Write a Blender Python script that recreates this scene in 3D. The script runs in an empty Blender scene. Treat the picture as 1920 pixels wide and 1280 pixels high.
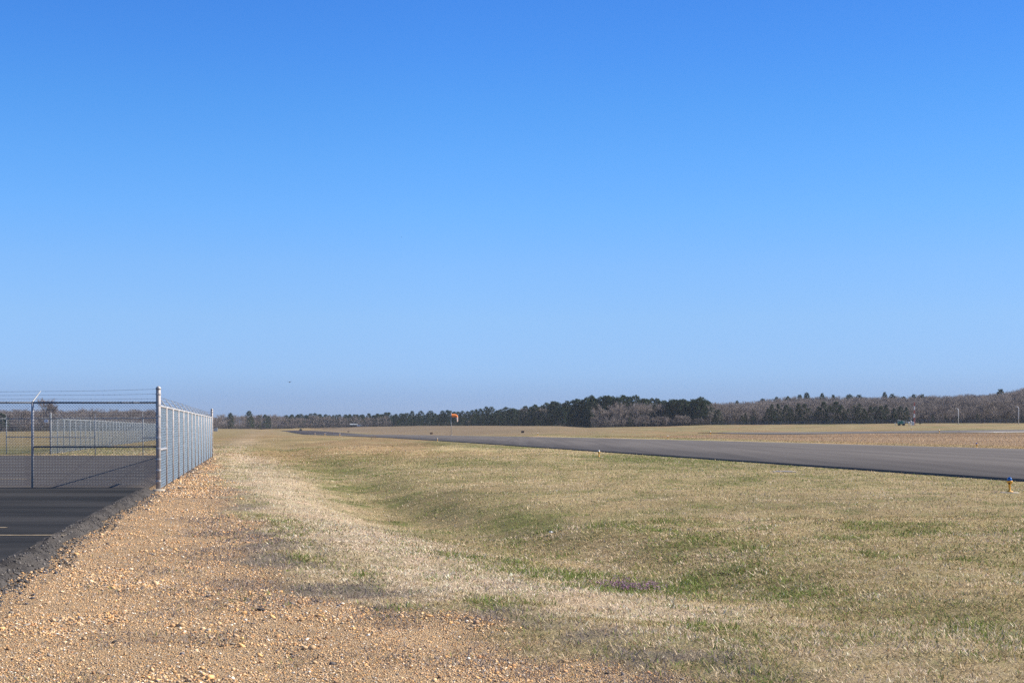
import bpy, math, random
import numpy as np

random.seed(7)
rng = np.random.default_rng(11)
SC = bpy.context.scene
COL = SC.collection
R = math.radians

# ------------------------------------------------------------------ camera model
F = 2500.0            # focal length in pixels of a 1920 px wide frame
CAMZ = 1.57
HZ = 802.0            # the camera is level; the frame is shifted upwards

def at(px, py, Y):
    """world point at depth Y on the line of sight through a photo pixel"""
    return ((px - 960.0) / F * Y, Y, CAMZ + (HZ - py) / F * Y)

def xat(px, Y):
    return (px - 960.0) / F * Y

# ------------------------------------------------------------------ noise
def _hash(ix, iy, s):
    h = (ix.astype(np.int64) * 374761393 + iy.astype(np.int64) * 668265263 + s * 974711) & 0x7fffffff
    h = ((h ^ (h >> 13)) * 1274126177) & 0x7fffffff
    h = (h ^ (h >> 16)) & 0xffff
    return h / 65535.0

def vnoise(x, y, s=0):
    x = np.asarray(x, float); y = np.asarray(y, float)
    ix, iy = np.floor(x), np.floor(y)
    fx, fy = x - ix, y - iy
    fx = fx * fx * (3 - 2 * fx); fy = fy * fy * (3 - 2 * fy)
    a = _hash(ix, iy, s); b = _hash(ix + 1, iy, s); c = _hash(ix, iy + 1, s); d = _hash(ix + 1, iy + 1, s)
    return (a * (1 - fx) + b * fx) * (1 - fy) + (c * (1 - fx) + d * fx) * fy

def fbm(x, y, s=0, o=4):
    t = 0; a = 0.5; n = 0
    for i in range(o):
        t = t + a * vnoise(x * 2 ** i + 17.3 * i, y * 2 ** i - 9.1 * i, s + i); n += a; a *= 0.5
    return t / n

def sstep(a, b, x):
    t = np.clip((x - a) / (b - a), 0, 1)
    return t * t * (3 - 2 * t)

# ------------------------------------------------------------------ terrain
SK = 0.19             # the fences and the runway run along (-SK, 1)
PXK = [-900, -300, 0, 95, 290, 400, 470, 482, 500, 620, 740, 850, 1050, 1100, 1250, 1330, 1500, 1700, 1920, 2600]
BYK = [809, 809, 808.5, 808, 806, 803.5, 803.5, 806, 804, 800.3, 798.5, 797.5, 798, 801, 799, 796.5, 795, 793.5, 792.5, 791]
YTX = [-900, 0, 300, 420, 500, 600, 740, 900, 1130, 1330, 1500, 1920, 2600]
YTY = [520, 640, 850, 1150, 1400, 1450, 1300, 1050, 800, 780, 740, 640, 520]

def tree_y(px):
    return np.interp(px, YTX, YTY)

ZRY = [-60, 0, 100, 150, 223, 400, 536, 650, 900, 1080, 1500, 3000]
ZRZ = [0, 0, 0, -.02, -.12, -.70, -1.2, -1.68, -1.55, -1.28, -1.35, -1.35]

def zrun(Y):
    return np.interp(Y, ZRY, ZRZ)

def terrain(X, Y):
    X = np.asarray(X, float); Y = np.asarray(Y, float)
    u = X + SK * Y
    px = np.clip(960 + F * X / np.maximum(Y, 15), -900, 2600)
    Yt = tree_y(px)
    zt = CAMZ + (HZ - np.interp(px, PXK, BYK)) * Yt / F
    w = sstep(-70, -12, u) * (1 - sstep(80, 220, u))
    s0 = np.interp(px, [600, 1000], [0.95, 0.14])
    s0 = np.where(px < 520, np.interp(px, [300, 520], [0.3, 0.93]), s0)
    t = np.clip((Y / Yt - s0) / (1 - s0), 0, 1)
    t = t * (0.35 + 0.65 * t) * np.where(Y > 20, 1, 0)
    z = zrun(Y) * w * (1 - t) + zt * t
    slope = np.interp(px, [0, 600, 1000, 1500, 2200], [.012, .010, .012, .024, .028])
    z = z + np.clip(Y - Yt - 8, 0, 420) * slope * np.where(Y > 100, 1, 0)
    # the grassy swale between the gravel and the runway
    uc = np.interp(Y, [8, 14, 20, 30, 45, 70, 120], [5.6, 5.0, 4.5, 3.8, 3.3, 2.6, 2.2]) + .5 * (vnoise(Y / 9, Y * 0, 3) - .5)
    dp = np.interp(Y, [9, 12, 15, 19, 28, 40, 60, 90, 130, 220], [0, .10, .28, .46, .60, .42, .28, .24, .2, 0]) * (.62 + .76 * vnoise(X / 4.5, Y / 6.5, 13))
    du = u - uc
    prof = np.where(du < 0, np.exp(-(du / 2.4) ** 2), 0.72 * np.exp(-(du / 1.25) ** 2) + 0.28 * np.exp(-(du / 4.5) ** 2))
    z = z - dp * prof
    # lumps in the rough ground
    rough = sstep(-1.5, 1.5, u) * (1 - sstep(15, 21, u)) * np.where(Y > 5, 1, 0)
    z = z + rough * sstep(45, 90, Y) * (1 - sstep(260, 420, Y)) * (fbm(X / 7, Y / 14, 21, 3) - .5) * 0.8
    z = z + rough * (fbm(X / 1.6, Y / 1.6, 31, 3) - .5) * 0.15
    z = z + (fbm(X / .35, Y / .35, 41, 2) - .5) * 0.018 * (1 - sstep(60, 120, np.abs(Y)))
    far = sstep(60, 75, u) * sstep(120, 200, Y)
    z = z + far * (fbm(X / 40, Y / 60, 51, 3) - .5) * 0.5
    # the gravel shoulder drops a little from the tarmac
    return z

def tz(X, Y):
    return float(terrain(np.array([X]), np.array([Y]))[0])

def ground_at(px, py, y0=6.0, y1=2500.0):
    """first point of the ground seen through a photo pixel"""
    Ys = np.geomspace(y0, y1, 4000)
    Xs = (px - 960) / F * Ys
    zs = terrain(Xs, Ys)
    ray = np.array([at(px, py, 1.0)[2] - CAMZ])[0] * Ys + CAMZ
    i = np.argmax(zs >= ray)
    if zs[i] < ray[i]:
        i = np.argmin(ray - zs)
    return float(Xs[i]), float(Ys[i]), float(zs[i])

UGY = [-20, 5, 8.2, 9.9, 12, 12.7, 15.2, 20, 31, 45, 58, 72, 90]
UGU = [4.5, 2.9, 2.3, 2.0, 1.5, .85, .15, -.05, -.65, -1.3, -1.8, -2.5, -3.2]

def gravel_mask(X, Y):
    u = X + SK * Y
    ug = np.interp(Y, UGY, UGU)
    n = (fbm(X / 1.1, Y / 1.6, 61, 4) - .5) * 1.9 + (fbm(X / .3, Y / .4, 65, 2) - .5) * .35
    return sstep(-.30, .30, ug + n - u - .20) * np.where(Y < 74, 1, 0)

# weedy green spots and dead grey weeds (photo position, size in metres, strength)
SPOT_G = [(740, 1150, .16, 1.2), (515, 1020, .35, 1.0), (545, 1045, .3, .9), (680, 1075, .22, .8), (850, 1015, .3, 1.0), (965, 1012, .35, .8), (1300, 995, .6, .8), (1390, 1012, .4, .7), (1290, 1052, .3, .9),
          (580, 872, .7, 1.6), (620, 882, .7, 2.0), (655, 894, .7, 2.0), (690, 908, .6, 2.0), (725, 926, .5, 1.6), (1180, 1075, .6, 1.2), (1130, 1050, .8, .8), (1000, 1040, .6, .6), (430, 855, 1.0, .7), (1340, 1245, .4, .6), (930, 1135, .3, .7), (1330, 1080, .4, .7), (850, 870, 1.5, .5)]
SPOT_L = [(395, 1002, .38, 1.2), (455, 1046, .5, 1.2), (740, 1160, .35, 1.0), (930, 1240, .16, 1.0), (700, 1105, .5, 1.0), (1250, 1235, .5, .9), (1090, 1190, .3, .8), (420, 930, .7, .8), (410, 885, 1.0, .8), (480, 1085, .4, .7), (1010, 1265, .15, 1.0), (960, 1085, .4, .7)]

def patches(X, Y):
    """green, pale straw, bare brown amounts of the turf"""
    u = X + SK * Y
    uc = np.interp(Y, [8, 14, 20, 30, 45, 70, 120], [5.6, 5.0, 4.5, 3.8, 3.3, 2.6, 2.2])
    dp = np.interp(Y, [9, 12, 15, 19, 30, 50, 80, 130], [0, .5, 1, 1, .8, .8, .5, 0])
    g = sstep(.45, .72, fbm(X / 2.2, Y / 3.4, 71, 4)) * .30
    g = g + sstep(.54, .72, fbm(X / .8, Y / 1.1, 75, 4)) * .5
    g = g + dp * np.exp(-((u - uc - .55) / .95) ** 2) * sstep(.35, .6, fbm(X / 1.2, Y / 2.5, 79, 3)) * .62
    g = g + .20 * sstep(9, 16, u) * sstep(.35, .6, fbm(X / 6, Y / 9, 83, 3))
    edge = np.interp(Y, UGY, UGU)
    g = g + .5 * np.exp(-((u - edge - .5) / .45) ** 2) * sstep(.48, .6, fbm(X / .7, Y / 1.3, 87, 3))
    straw = np.exp(-((u - edge - 1.6) / 1.5) ** 2) * np.where(Y > 11, 1, .2)
    g = g * (1 - .6 * straw)
    br = sstep(.44, .62, fbm(X / 9, Y / 26, 91, 3)) * sstep(60, 110, Y) * 1.3
    br = np.clip(br + .45 * sstep(48, 75, Y) * (1 - sstep(8, 13, u)), 0, 1)
    g = g + .5 * sstep(45, 70, Y) * sstep(.52, .64, fbm(X / 8, Y / 18, 93, 3))
    lil = sstep(.50, .66, fbm(X / .9, Y / 1.2, 95, 4)) * np.exp(-((u - edge + .2) / .8) ** 2)
    for px_, py_, r_, a_ in SPOT_G:
        y_ = CAMZ * F / (py_ - HZ); x_ = (px_ - 960) / F * y_
        d2 = ((X - x_) / r_) ** 2 + ((Y - y_) / (r_ * 1.7)) ** 2
        g = g + a_ * np.exp(-d2) * sstep(.25, .6, fbm(X / .4, Y / .5, 97, 3))
    for px_, py_, r_, a_ in SPOT_L:
        y_ = CAMZ * F / (py_ - HZ); x_ = (px_ - 960) / F * y_
        d2 = ((X - x_) / r_) ** 2 + ((Y - y_) / (r_ * 1.5)) ** 2
        lil = lil + a_ * np.exp(-d2) * sstep(.3, .55, fbm(X / .35, Y / .45, 98, 3))
    return np.clip(g, 0, 1), np.clip(straw, 0, 1), np.clip(br, 0, 1), np.clip(lil, 0, 1)

C_STRAW = np.array([.72, .57, .41]); C_TAN = np.array([.50, .392, .220]); C_GREEN = np.array([.20, .205, .075])
C_BROWN = np.array([.44, .275, .155]); C_LIL = np.array([.25, .205, .18]); C_GRAV = np.array([.40, .275, .165])
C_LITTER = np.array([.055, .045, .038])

def ground_colour(X, Y):
    u = X + SK * Y
    g, st, br, lil = patches(X, Y)
    n = fbm(X / 5, Y / 7, 101, 4)[..., None]
    c = C_TAN * (.82 + .36 * n)
    c = c + (C_STRAW - c) * st[..., None] * .85
    c = c + (C_GREEN - c) * g[..., None] * .8
    c = c + (C_BROWN - c) * br[..., None] * .55
    # rough brown field between the runway and the taxiway, greener fringe beyond
    px = 960 + F * X / np.maximum(Y, 15)
    mid = sstep(58, 66, u) * (1 - sstep(255, 268, Y)) * sstep(1050, 1400, px) * np.where(Y > 50, 1, 0)
    streak = fbm(X / 30, Y / 5, 111, 4)
    cm = np.array([.40, .285, .19]) * (.75 + .5 * streak[..., None])
    c = c + (cm - c) * mid[..., None] * .92
    strip = sstep(54, 55, u) * (1 - sstep(58, 64, u)) * sstep(.3, .6, fbm(X / 3, Y / 5, 113, 3))
    c = c + (np.array([.31, .265, .15]) - c) * strip[..., None] * .6
    midl = sstep(60, 70, u) * (1 - sstep(900, 1250, px)) * sstep(100, 200, Y)
    cml = np.array([.34, .25, .165]) * (.72 + .6 * fbm(X / 60, Y / 16, 115, 4)[..., None])
    c = c + (cml - c) * midl[..., None] * .9
    lft = (1 - sstep(-9, -5, u)) * sstep(76, 82, Y)
    gl = (1 - sstep(84, 140, Y)) * .8
    cl = np.array([.37, .29, .15]) + (np.array([.17, .19, .07]) - np.array([.37, .29, .15])) * gl[..., None]
    c = c + (cl - c) * lft[..., None] * .8
    under = sstep(-1.5, 0, u) * (1 - sstep(60, 110, Y))
    c = c * (1 - .30 * under[..., None])
    grass_shade = np.maximum(np.maximum(sstep(75, 130, Y) * (1 - sstep(50, 56, u)), sstep(255, 268, Y)), (1 - sstep(-14, -10, u)) * sstep(70, 76, Y))
    c = c * (1 - .40 * grass_shade[..., None])  # bladeless ground darkened to stand in for the shadows between missing grass blades
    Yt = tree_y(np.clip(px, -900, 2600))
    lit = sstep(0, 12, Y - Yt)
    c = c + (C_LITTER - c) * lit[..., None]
    gm = gravel_mask(X, Y)
    c = c + (C_LIL * .8 - c) * lil[..., None] * .7 * (1 - gm[..., None] * .6)
    cg = C_GRAV * (.62 + .7 * fbm(X / .6, Y / .8, 121, 4)[..., None])
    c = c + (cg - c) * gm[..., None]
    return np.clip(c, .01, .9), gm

# ------------------------------------------------------------------ materials
def new_mat(name):
    m = bpy.data.materials.new(name); m.use_nodes = True
    nt = m.node_tree
    return m, nt, nt.nodes['Principled BSDF']

def N(nt, t, **kw):
    n = nt.nodes.new(t)
    for k, v in kw.items():
        setattr(n, k, v)
    return n

def simple(name, col, rough=.6, metal=0.0, var=.12, scale=8.0, bump=0.0, spec=.4):
    m, nt, b = new_mat(name)
    tc = N(nt, 'ShaderNodeTexCoord'); no = N(nt, 'ShaderNodeTexNoise')
    no.inputs['Scale'].default_value = scale; no.inputs['Detail'].default_value = 5
    nt.links.new(tc.outputs['Object'], no.inputs['Vector'])
    mr = N(nt, 'ShaderNodeMapRange'); mr.inputs[1].default_value = .3; mr.inputs[2].default_value = .7
    mr.inputs[3].default_value = 1 - var; mr.inputs[4].default_value = 1 + var
    nt.links.new(no.outputs[0], mr.inputs[0])
    vm = N(nt, 'ShaderNodeVectorMath', operation='SCALE'); vm.inputs[0].default_value = col
    nt.links.new(mr.outputs[0], vm.inputs['Scale'])
    nt.links.new(vm.outputs[0], b.inputs['Base Color'])
    b.inputs['Roughness'].default_value = rough; b.inputs['Metallic'].default_value = metal
    b.inputs['Specular IOR Level'].default_value = spec
    if bump:
        bp = N(nt, 'ShaderNodeBump'); bp.inputs['Strength'].default_value = bump; bp.inputs['Distance'].default_value = .02
        nt.links.new(no.outputs[0], bp.inputs['Height']); nt.links.new(bp.outputs[0], b.inputs['Normal'])
    return m

def attr_mat(name, attr='Col', rough=.8, var=.0, scale=5.0, spec=.25, trans=0.0):
    m, nt, b = new_mat(name)
    a = N(nt, 'ShaderNodeAttribute', attribute_name=attr)
    src = a.outputs['Color']
    if var:
        tc = N(nt, 'ShaderNodeTexCoord'); no = N(nt, 'ShaderNodeTexNoise'); no.inputs['Scale'].default_value = scale
        nt.links.new(tc.outputs['Object'], no.inputs['Vector'])
        mr = N(nt, 'ShaderNodeMapRange'); mr.inputs[1].default_value = .3; mr.inputs[2].default_value = .7
        mr.inputs[3].default_value = 1 - var; mr.inputs[4].default_value = 1 + var
        nt.links.new(no.outputs[0], mr.inputs[0])
        vm = N(nt, 'ShaderNodeVectorMath', operation='SCALE')
        nt.links.new(src, vm.inputs[0]); nt.links.new(mr.outputs[0], vm.inputs['Scale']); src = vm.outputs[0]
    nt.links.new(src, b.inputs['Base Color'])
    b.inputs['Roughness'].default_value = rough
    b.inputs['Specular IOR Level'].default_value = spec
    if trans:
        out = nt.nodes['Material Output']
        tr = N(nt, 'ShaderNodeBsdfTranslucent'); nt.links.new(src, tr.inputs['Color'])
        mx = N(nt, 'ShaderNodeMixShader'); mx.inputs[0].default_value = trans
        nt.links.new(b.outputs[0], mx.inputs[1]); nt.links.new(tr.outputs[0], mx.inputs[2])
        nt.links.new(mx.outputs[0], out.inputs['Surface'])
    return m

def ground_mat():
    m, nt, b = new_mat('ground_turf')
    L = nt.links.new
    col = N(nt, 'ShaderNodeAttribute', attribute_name='Col')
    gr = N(nt, 'ShaderNodeAttribute', attribute_name='gravel')
    tc = N(nt, 'ShaderNodeTexCoord')
    def noise(scale, detail, vec=None, rough=.6):
        n = N(nt, 'ShaderNodeTexNoise'); n.inputs['Scale'].default_value = scale; n.inputs['Detail'].default_value = detail
        n.inputs['Roughness'].default_value = rough
        L(vec or tc.outputs['Object'], n.inputs['Vector']); return n
    def rng_(src, a, b_, c, d):
        r = N(nt, 'ShaderNodeMapRange'); r.inputs[1].default_value = a; r.inputs[2].default_value = b_
        r.inputs[3].default_value = c; r.inputs[4].default_value = d; L(src, r.inputs[0]); return r.outputs[0]
    n1 = noise(42, 5); n2 = noise(3.2, 8, rough=.72); n3 = noise(.24, 7, rough=.7)
    f1 = rng_(n1.outputs[0], .3, .7, .6, 1.35); f2 = rng_(n2.outputs[0], .3, .7, .72, 1.28); f3 = rng_(n3.outputs[0], .3, .7, .8, 1.2)
    def mul(a, b_):
        x = N(nt, 'ShaderNodeMath', operation='MULTIPLY'); L(a, x.inputs[0]); L(b_, x.inputs[1]); return x.outputs[0]
    f = mul(mul(f1, f2), f3)
    sc = N(nt, 'ShaderNodeVectorMath', operation='SCALE'); L(col.outputs['Color'], sc.inputs[0]); L(f, sc.inputs['Scale'])
    # hue patches: greener or browner tufts at metre scale
    n4 = noise(1.1, 6, rough=.75)
    hv = N(nt, 'ShaderNodeMix', data_type='RGBA', blend_type='MULTIPLY'); hv.inputs[0].default_value = 1
    cr = N(nt, 'ShaderNodeValToRGB'); cr.color_ramp.elements[0].position = .38; cr.color_ramp.elements[1].position = .62
    cr.color_ramp.elements[0].color = (.90, .95, .85, 1); cr.color_ramp.elements[1].color = (1.05, .99, .97, 1)
    L(n4.outputs[0], cr.inputs[0]); L(sc.outputs[0], hv.inputs[6]); L(cr.outputs[0], hv.inputs[7])
    # pebbles
    vo = N(nt, 'ShaderNodeTexVoronoi'); vo.inputs['Scale'].default_value = 78; L(tc.outputs['Object'], vo.inputs['Vector'])
    pr = N(nt, 'ShaderNodeValToRGB'); e = pr.color_ramp.elements
    e[0].position = 0; e[0].color = (.10, .068, .045, 1); e[1].position = 1; e[1].color = (.80, .66, .47, 1)
    for p, c in ((.14, (.22, .148, .092, 1)), (.3, (.40, .25, .128, 1)), (.5, (.53, .355, .185, 1)), (.64, (.36, .285, .21, 1)), (.78, (.59, .41, .225, 1)), (.9, (.65, .395, .165, 1))):
        x = e.new(p); x.color = c
    sp = N(nt, 'ShaderNodeSeparateColor'); L(vo.outputs['Color'], sp.inputs[0]); L(sp.outputs[0], pr.inputs[0])
    pm = N(nt, 'ShaderNodeMix', data_type='RGBA', blend_type='MIX'); L(gr.outputs['Fac'], pm.inputs[0])
    g2 = N(nt, 'ShaderNodeMix', data_type='RGBA', blend_type='MIX'); g2.inputs[0].default_value = .3
    L(pr.outputs[0], g2.inputs[6]); L(sc.outputs[0], g2.inputs[7])
    L(hv.outputs[2], pm.inputs[6]); L(g2.outputs[2], pm.inputs[7])
    L(pm.outputs[2], b.inputs['Base Color'])
    b.inputs['Roughness'].default_value = .95; b.inputs['Specular IOR Level'].default_value = .1
    bp = N(nt, 'ShaderNodeBump'); bp.inputs['Strength'].default_value = .8; bp.inputs['Distance'].default_value = .05
    ad = N(nt, 'ShaderNodeMath', operation='ADD'); L(n1.outputs[0], ad.inputs[0]); L(n2.outputs[0], ad.inputs[1])
    inv = N(nt, 'ShaderNodeMath', operation='MULTIPLY'); inv.inputs[1].default_value = -2.2; L(vo.outputs['Distance'], inv.inputs[0])
    hm = N(nt, 'ShaderNodeMix', data_type='FLOAT'); L(gr.outputs['Fac'], hm.inputs[0]); L(ad.outputs[0], hm.inputs[2]); L(inv.outputs[0], hm.inputs[3])
    ds = N(nt, 'ShaderNodeMapRange'); ds.inputs[3].default_value = .05; ds.inputs[4].default_value = .010; L(gr.outputs['Fac'], ds.inputs[0]); L(ds.outputs[0], bp.inputs['Distance'])
    L(hm.outputs[0], bp.inputs['Height']); L(bp.outputs[0], b.inputs['Normal'])
    return m

def tarmac_mat(name, base, stain, scale=(.12, 1.4), speck=.35, rough=.9, lanes=None):
    """asphalt: base colour with long stains and fine aggregate"""
    m, nt, b = new_mat(name); L = nt.links.new
    tc = N(nt, 'ShaderNodeTexCoord'); mp = N(nt, 'ShaderNodeMapping'); mp.inputs['Scale'].default_value = (scale[0], scale[1], 1)
    if lanes is not None:
        mp.inputs['Rotation'].default_value = (0, 0, lanes)
    L(tc.outputs['Object'], mp.inputs['Vector'])
    n = N(nt, 'ShaderNodeTexNoise'); n.inputs['Scale'].default_value = 1; n.inputs['Detail'].default_value = 8; n.inputs['Roughness'].default_value = .62
    L(mp.outputs[0], n.inputs['Vector'])
    cr = N(nt, 'ShaderNodeValToRGB'); cr.color_ramp.elements[0].position = .36; cr.color_ramp.elements[1].position = .62
    cr.color_ramp.elements[0].color = (*stain, 1); cr.color_ramp.elements[1].color = (*base, 1)
    L(n.outputs[0], cr.inputs[0])
    f = N(nt, 'ShaderNodeTexNoise'); f.inputs['Scale'].default_value = 70; f.inputs['Detail'].default_value = 3
    L(tc.outputs['Object'], f.inputs['Vector'])
    mr = N(nt, 'ShaderNodeMapRange'); mr.inputs[1].default_value = .3; mr.inputs[2].default_value = .7
    mr.inputs[3].default_value = 1 - speck; mr.inputs[4].default_value = 1 + speck; L(f.outputs[0], mr.inputs[0])
    sc = N(nt, 'ShaderNodeVectorMath', operation='SCALE'); L(cr.outputs[0], sc.inputs[0]); L(mr.outputs[0], sc.inputs['Scale'])
    L(sc.outputs[0], b.inputs['Base Color'])
    b.inputs['Roughness'].default_value = rough; b.inputs['Specular IOR Level'].default_value = .12
    bp = N(nt, 'ShaderNodeBump'); bp.inputs['Strength'].default_value = .4; bp.inputs['Distance'].default_value = .01
    L(f.outputs[0], bp.inputs['Height']); L(bp.outputs[0], b.inputs['Normal'])
    return m

M = {}
M['ground'] = ground_mat()
M['grass'] = attr_mat('grass_blades', rough=.75, trans=.25, spec=.2)
M['stone'] = attr_mat('gravel_stones', rough=.85, var=.18, scale=60, spec=.25)
M['sealed'] = tarmac_mat('sealed_tarmac', (.042, .040, .039), (.014, .014, .014), (.10, .62), .3)
M['apron'] = tarmac_mat('worn_apron', (.090, .079, .071), (.058, .051, .047), (.08, .8), .25)
M['berm'] = tarmac_mat('asphalt_edge', (.080, .072, .066), (.034, .031, .030), (1.6, 1.6), .55)
M['runway'] = tarmac_mat('runway_asphalt', (.142, .126, .114), (.104, .092, .085), (.9, .03), .12, lanes=-math.atan(SK))
M['runway_old'] = tarmac_mat('runway_dark_asphalt', (.062, .052, .051), (.050, .042, .043), (.3, .02), .1, lanes=-math.atan(SK))
M['concrete'] = simple('concrete', (.40, .35, .28), .9, 0, .12, 6, .2, .2)
M['paint'] = simple('faded_paint', (.30, .235, .15), .8, 0, .25, 14)
M['galv'] = simple('galvanised_steel', (.40, .39, .39), .55, .3, .15, 12)
M['galv_brown'] = simple('weathered_pipe', (.36, .325, .31), .6, .25, .22, 9)
M['far_wire'] = simple('dull_galvanised_wire', (.21, .25, .285), .7, .0, .08, 20, 0, .2)
M['far_post'] = simple('dull_galvanised_post', (.29, .31, .33), .7, .1, .15, 12)
M['arm'] = simple('grey_arm_steel', (.30, .31, .32), .6, .2, .1, 12)
M['dark_pipe'] = simple('dull_grey_pipe', (.13, .14, .16), .6, .2, .15, 9)
M['wire'] = simple('galvanised_wire', (.20, .26, .325), .7, .0, .08, 20, 0, .2)
M['dark_wire'] = simple('dull_barbed_wire', (.19, .19, .20), .6, .4, .1, 20)
M['white'] = simple('white_paint', (.78, .78, .78), .5, 0, .05, 5)
M['bark'] = simple('tree_bark', (.10, .085, .072), .9, 0, .25, 4)
M['palebark'] = simple('pale_bark', (.19, .17, .155), .9, 0, .25, 4)
M['needles'] = attr_mat('pine_needles', rough=.7, trans=.15)
M['twigs'] = attr_mat('bare_twigs', rough=.9)
M['yellow'] = simple('yellow_paint', (.72, .37, .045), .5, 0, .1, 25)
M['black'] = simple('black_rubber', (.02, .02, .02), .7, 0, .1, 20)
M['orange'] = simple('orange_cloth', (.95, .27, .06), .8, 0, .15, 3)
M['faded'] = simple('faded_pink_cloth', (.80, .60, .52), .8, 0, .1, 3)
M['red'] = simple('red_paint', (.42, .07, .06), .6, 0, .1, 5)
M['greenpaint'] = simple('green_paint', (.02, .17, .12), .45, 0, .15, 3)
M['darkbox'] = simple('dark_brown_paint', (.05, .035, .035), .6, 0, .2, 5)
M['wood'] = simple('weathered_stake', (.30, .19, .10), .9, 0, .2, 12)
M['tin'] = simple('pale_tin_roof', (.50, .53, .54), .5, .2, .1, 1)
M['glass_dark'] = simple('dark_window', (.03, .035, .04), .15, 0, .05, 3)
M['bird'] = simple('bird_feathers', (.035, .033, .035), .8, 0, .2, 30)
M['petal'] = attr_mat('flower_petals', rough=.7, trans=.2)
m, nt, b = new_mat('blue_lens'); M['lens'] = m
b.inputs['Base Color'].default_value = (.01, .10, .36, 1); b.inputs['Roughness'].default_value = .12; b.inputs['Coat Weight'].default_value = .6
M['clear_lens'] = simple('frosted_lens', (.72, .70, .62), .25, 0, .05, 10)

# ------------------------------------------------------------------ object helpers
def mesh_np(name, V, Fc, mat, parent=None, col=None, smooth=False, loc=None):
    """V (n,3); Fc (m,k) all faces of one size, or a list of index lists"""
    me = bpy.data.meshes.new(name)
    V = np.asarray(V, np.float32)
    if isinstance(Fc, np.ndarray):
        k = Fc.shape[1]; nf = len(Fc)
        me.vertices.add(len(V)); me.vertices.foreach_set('co', V.ravel())
        me.loops.add(nf * k); me.loops.foreach_set('vertex_index', Fc.astype(np.int32).ravel())
        me.polygons.add(nf); me.polygons.foreach_set('loop_start', np.arange(0, nf * k, k, dtype=np.int32))
        me.update(calc_edges=True)
    else:
        me.from_pydata([tuple(map(float, v)) for v in V], [], [tuple(f) for f in Fc]); me.update()
    if col is not None:
        a = me.color_attributes.new('Col', 'FLOAT_COLOR', 'POINT')
        c = np.ones((len(V), 4), np.float32); c[:, :3] = col
        a.data.foreach_set('color', c.ravel())
    if smooth:
        me.polygons.foreach_set('use_smooth', np.ones(len(me.polygons), bool))
    if mat: me.materials.append(mat)
    o = bpy.data.objects.new(name, me); COL.objects.link(o)
    if parent is not None: o.parent = parent
    if loc is not None: o.location = loc
    return o

class MB:
    """collects simple shapes into one mesh"""
    def __init__(s): s.V = []; s.F = []
    def add(s, vs, fs):
        o = len(s.V); s.V += [tuple(v) for v in vs]; s.F += [[i + o for i in f] for f in fs]; return s
    def box(s, c, d, bev=0.0, rz=0.0):
        x, y, z = c; a, b_, e = d[0] / 2, d[1] / 2, d[2] / 2
        ca, sa = math.cos(rz), math.sin(rz)
        k = min(bev, a * .45, b_ * .45, e * .45) if bev else 0
        if not k:
            vs = [(i * a, j * b_, l * e) for l in (-1, 1) for i, j in ((-1, -1), (1, -1), (1, 1), (-1, 1))]
            fs = [[3, 2, 1, 0], [4, 5, 6, 7], [0, 1, 5, 4], [1, 2, 6, 5], [2, 3, 7, 6], [3, 0, 4, 7]]
        else:
            ring = lambda A, B, Z: [(-A + k, -B, Z), (A - k, -B, Z), (A, -B + k, Z), (A, B - k, Z), (A - k, B, Z), (-A + k, B, Z), (-A, B - k, Z), (-A, -B + k, Z)]
            vs = ring(a - k, b_ - k, -e) + ring(a, b_, -e + k) + ring(a, b_, e - k) + ring(a - k, b_ - k, e)
            fs = [list(range(7, -1, -1)), list(range(24, 32))]
            for r in range(3):
                for i in range(8):
                    fs.append([r * 8 + i, r * 8 + (i + 1) % 8, (r + 1) * 8 + (i + 1) % 8, (r + 1) * 8 + i])
        s.add([(x + p * ca - q * sa, y + p * sa + q * ca, z + r_) for p, q, r_ in vs], fs); return s
    def tube(s, pts, rad, n=8, cap=True):
        pts = [np.array(p, float) for p in pts]
        if not hasattr(rad, '__len__'): rad = [rad] * len(pts)
        vs = []; fs = []
        for i, p in enumerate(pts):
            d = pts[min(i + 1, len(pts) - 1)] - pts[max(i - 1, 0)]; d = d / (np.linalg.norm(d) + 1e-9)
            a = np.array([0, 0, 1.0]) if abs(d[2]) < .9 else np.array([1.0, 0, 0])
            e1 = np.cross(d, a); e1 /= np.linalg.norm(e1); e2 = np.cross(d, e1)
            for k in range(n):
                t = 2 * math.pi * k / n
                vs.append(p + rad[i] * (math.cos(t) * e1 + math.sin(t) * e2))
        for i in range(len(pts) - 1):
            for k in range(n):
                fs.append([i * n + k, i * n + (k + 1) % n, (i + 1) * n + (k + 1) % n, (i + 1) * n + k])
        if cap:
            fs.append(list(range(n - 1, -1, -1))); fs.append(list(range((len(pts) - 1) * n, len(pts) * n)))
        s.add(vs, fs); return s
    def lathe(s, prof, n=14, c=(0, 0, 0)):
        vs = []; fs = []
        for r, z in prof:
            for k in range(n):
                t = 2 * math.pi * k / n; vs.append((c[0] + r * math.cos(t), c[1] + r * math.sin(t), c[2] + z))
        for i in range(len(prof) - 1):
            for k in range(n):
                fs.append([i * n + k, i * n + (k + 1) % n, (i + 1) * n + (k + 1) % n, (i + 1) * n + k])
        fs.append(list(range(n - 1, -1, -1))); fs.append(list(range((len(prof) - 1) * n, len(prof) * n)))
        s.add(vs, fs); return s
    def build(s, name, mat, parent=None, smooth=False):
        return mesh_np(name, np.array(s.V), s.F, mat, parent, smooth=smooth)

def tag(o, label=None, cat=None, group=None, kind=None):
    if label: o['label'] = label
    if cat: o['category'] = cat
    if group: o['group'] = group
    if kind: o['kind'] = kind
    return o

def empty(name, loc=(0, 0, 0), rz=0.0):
    o = bpy.data.objects.new(name, None); COL.objects.link(o); o.location = loc; o.rotation_euler = (0, 0, rz)
    o.empty_display_size = .2
    return o

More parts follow.
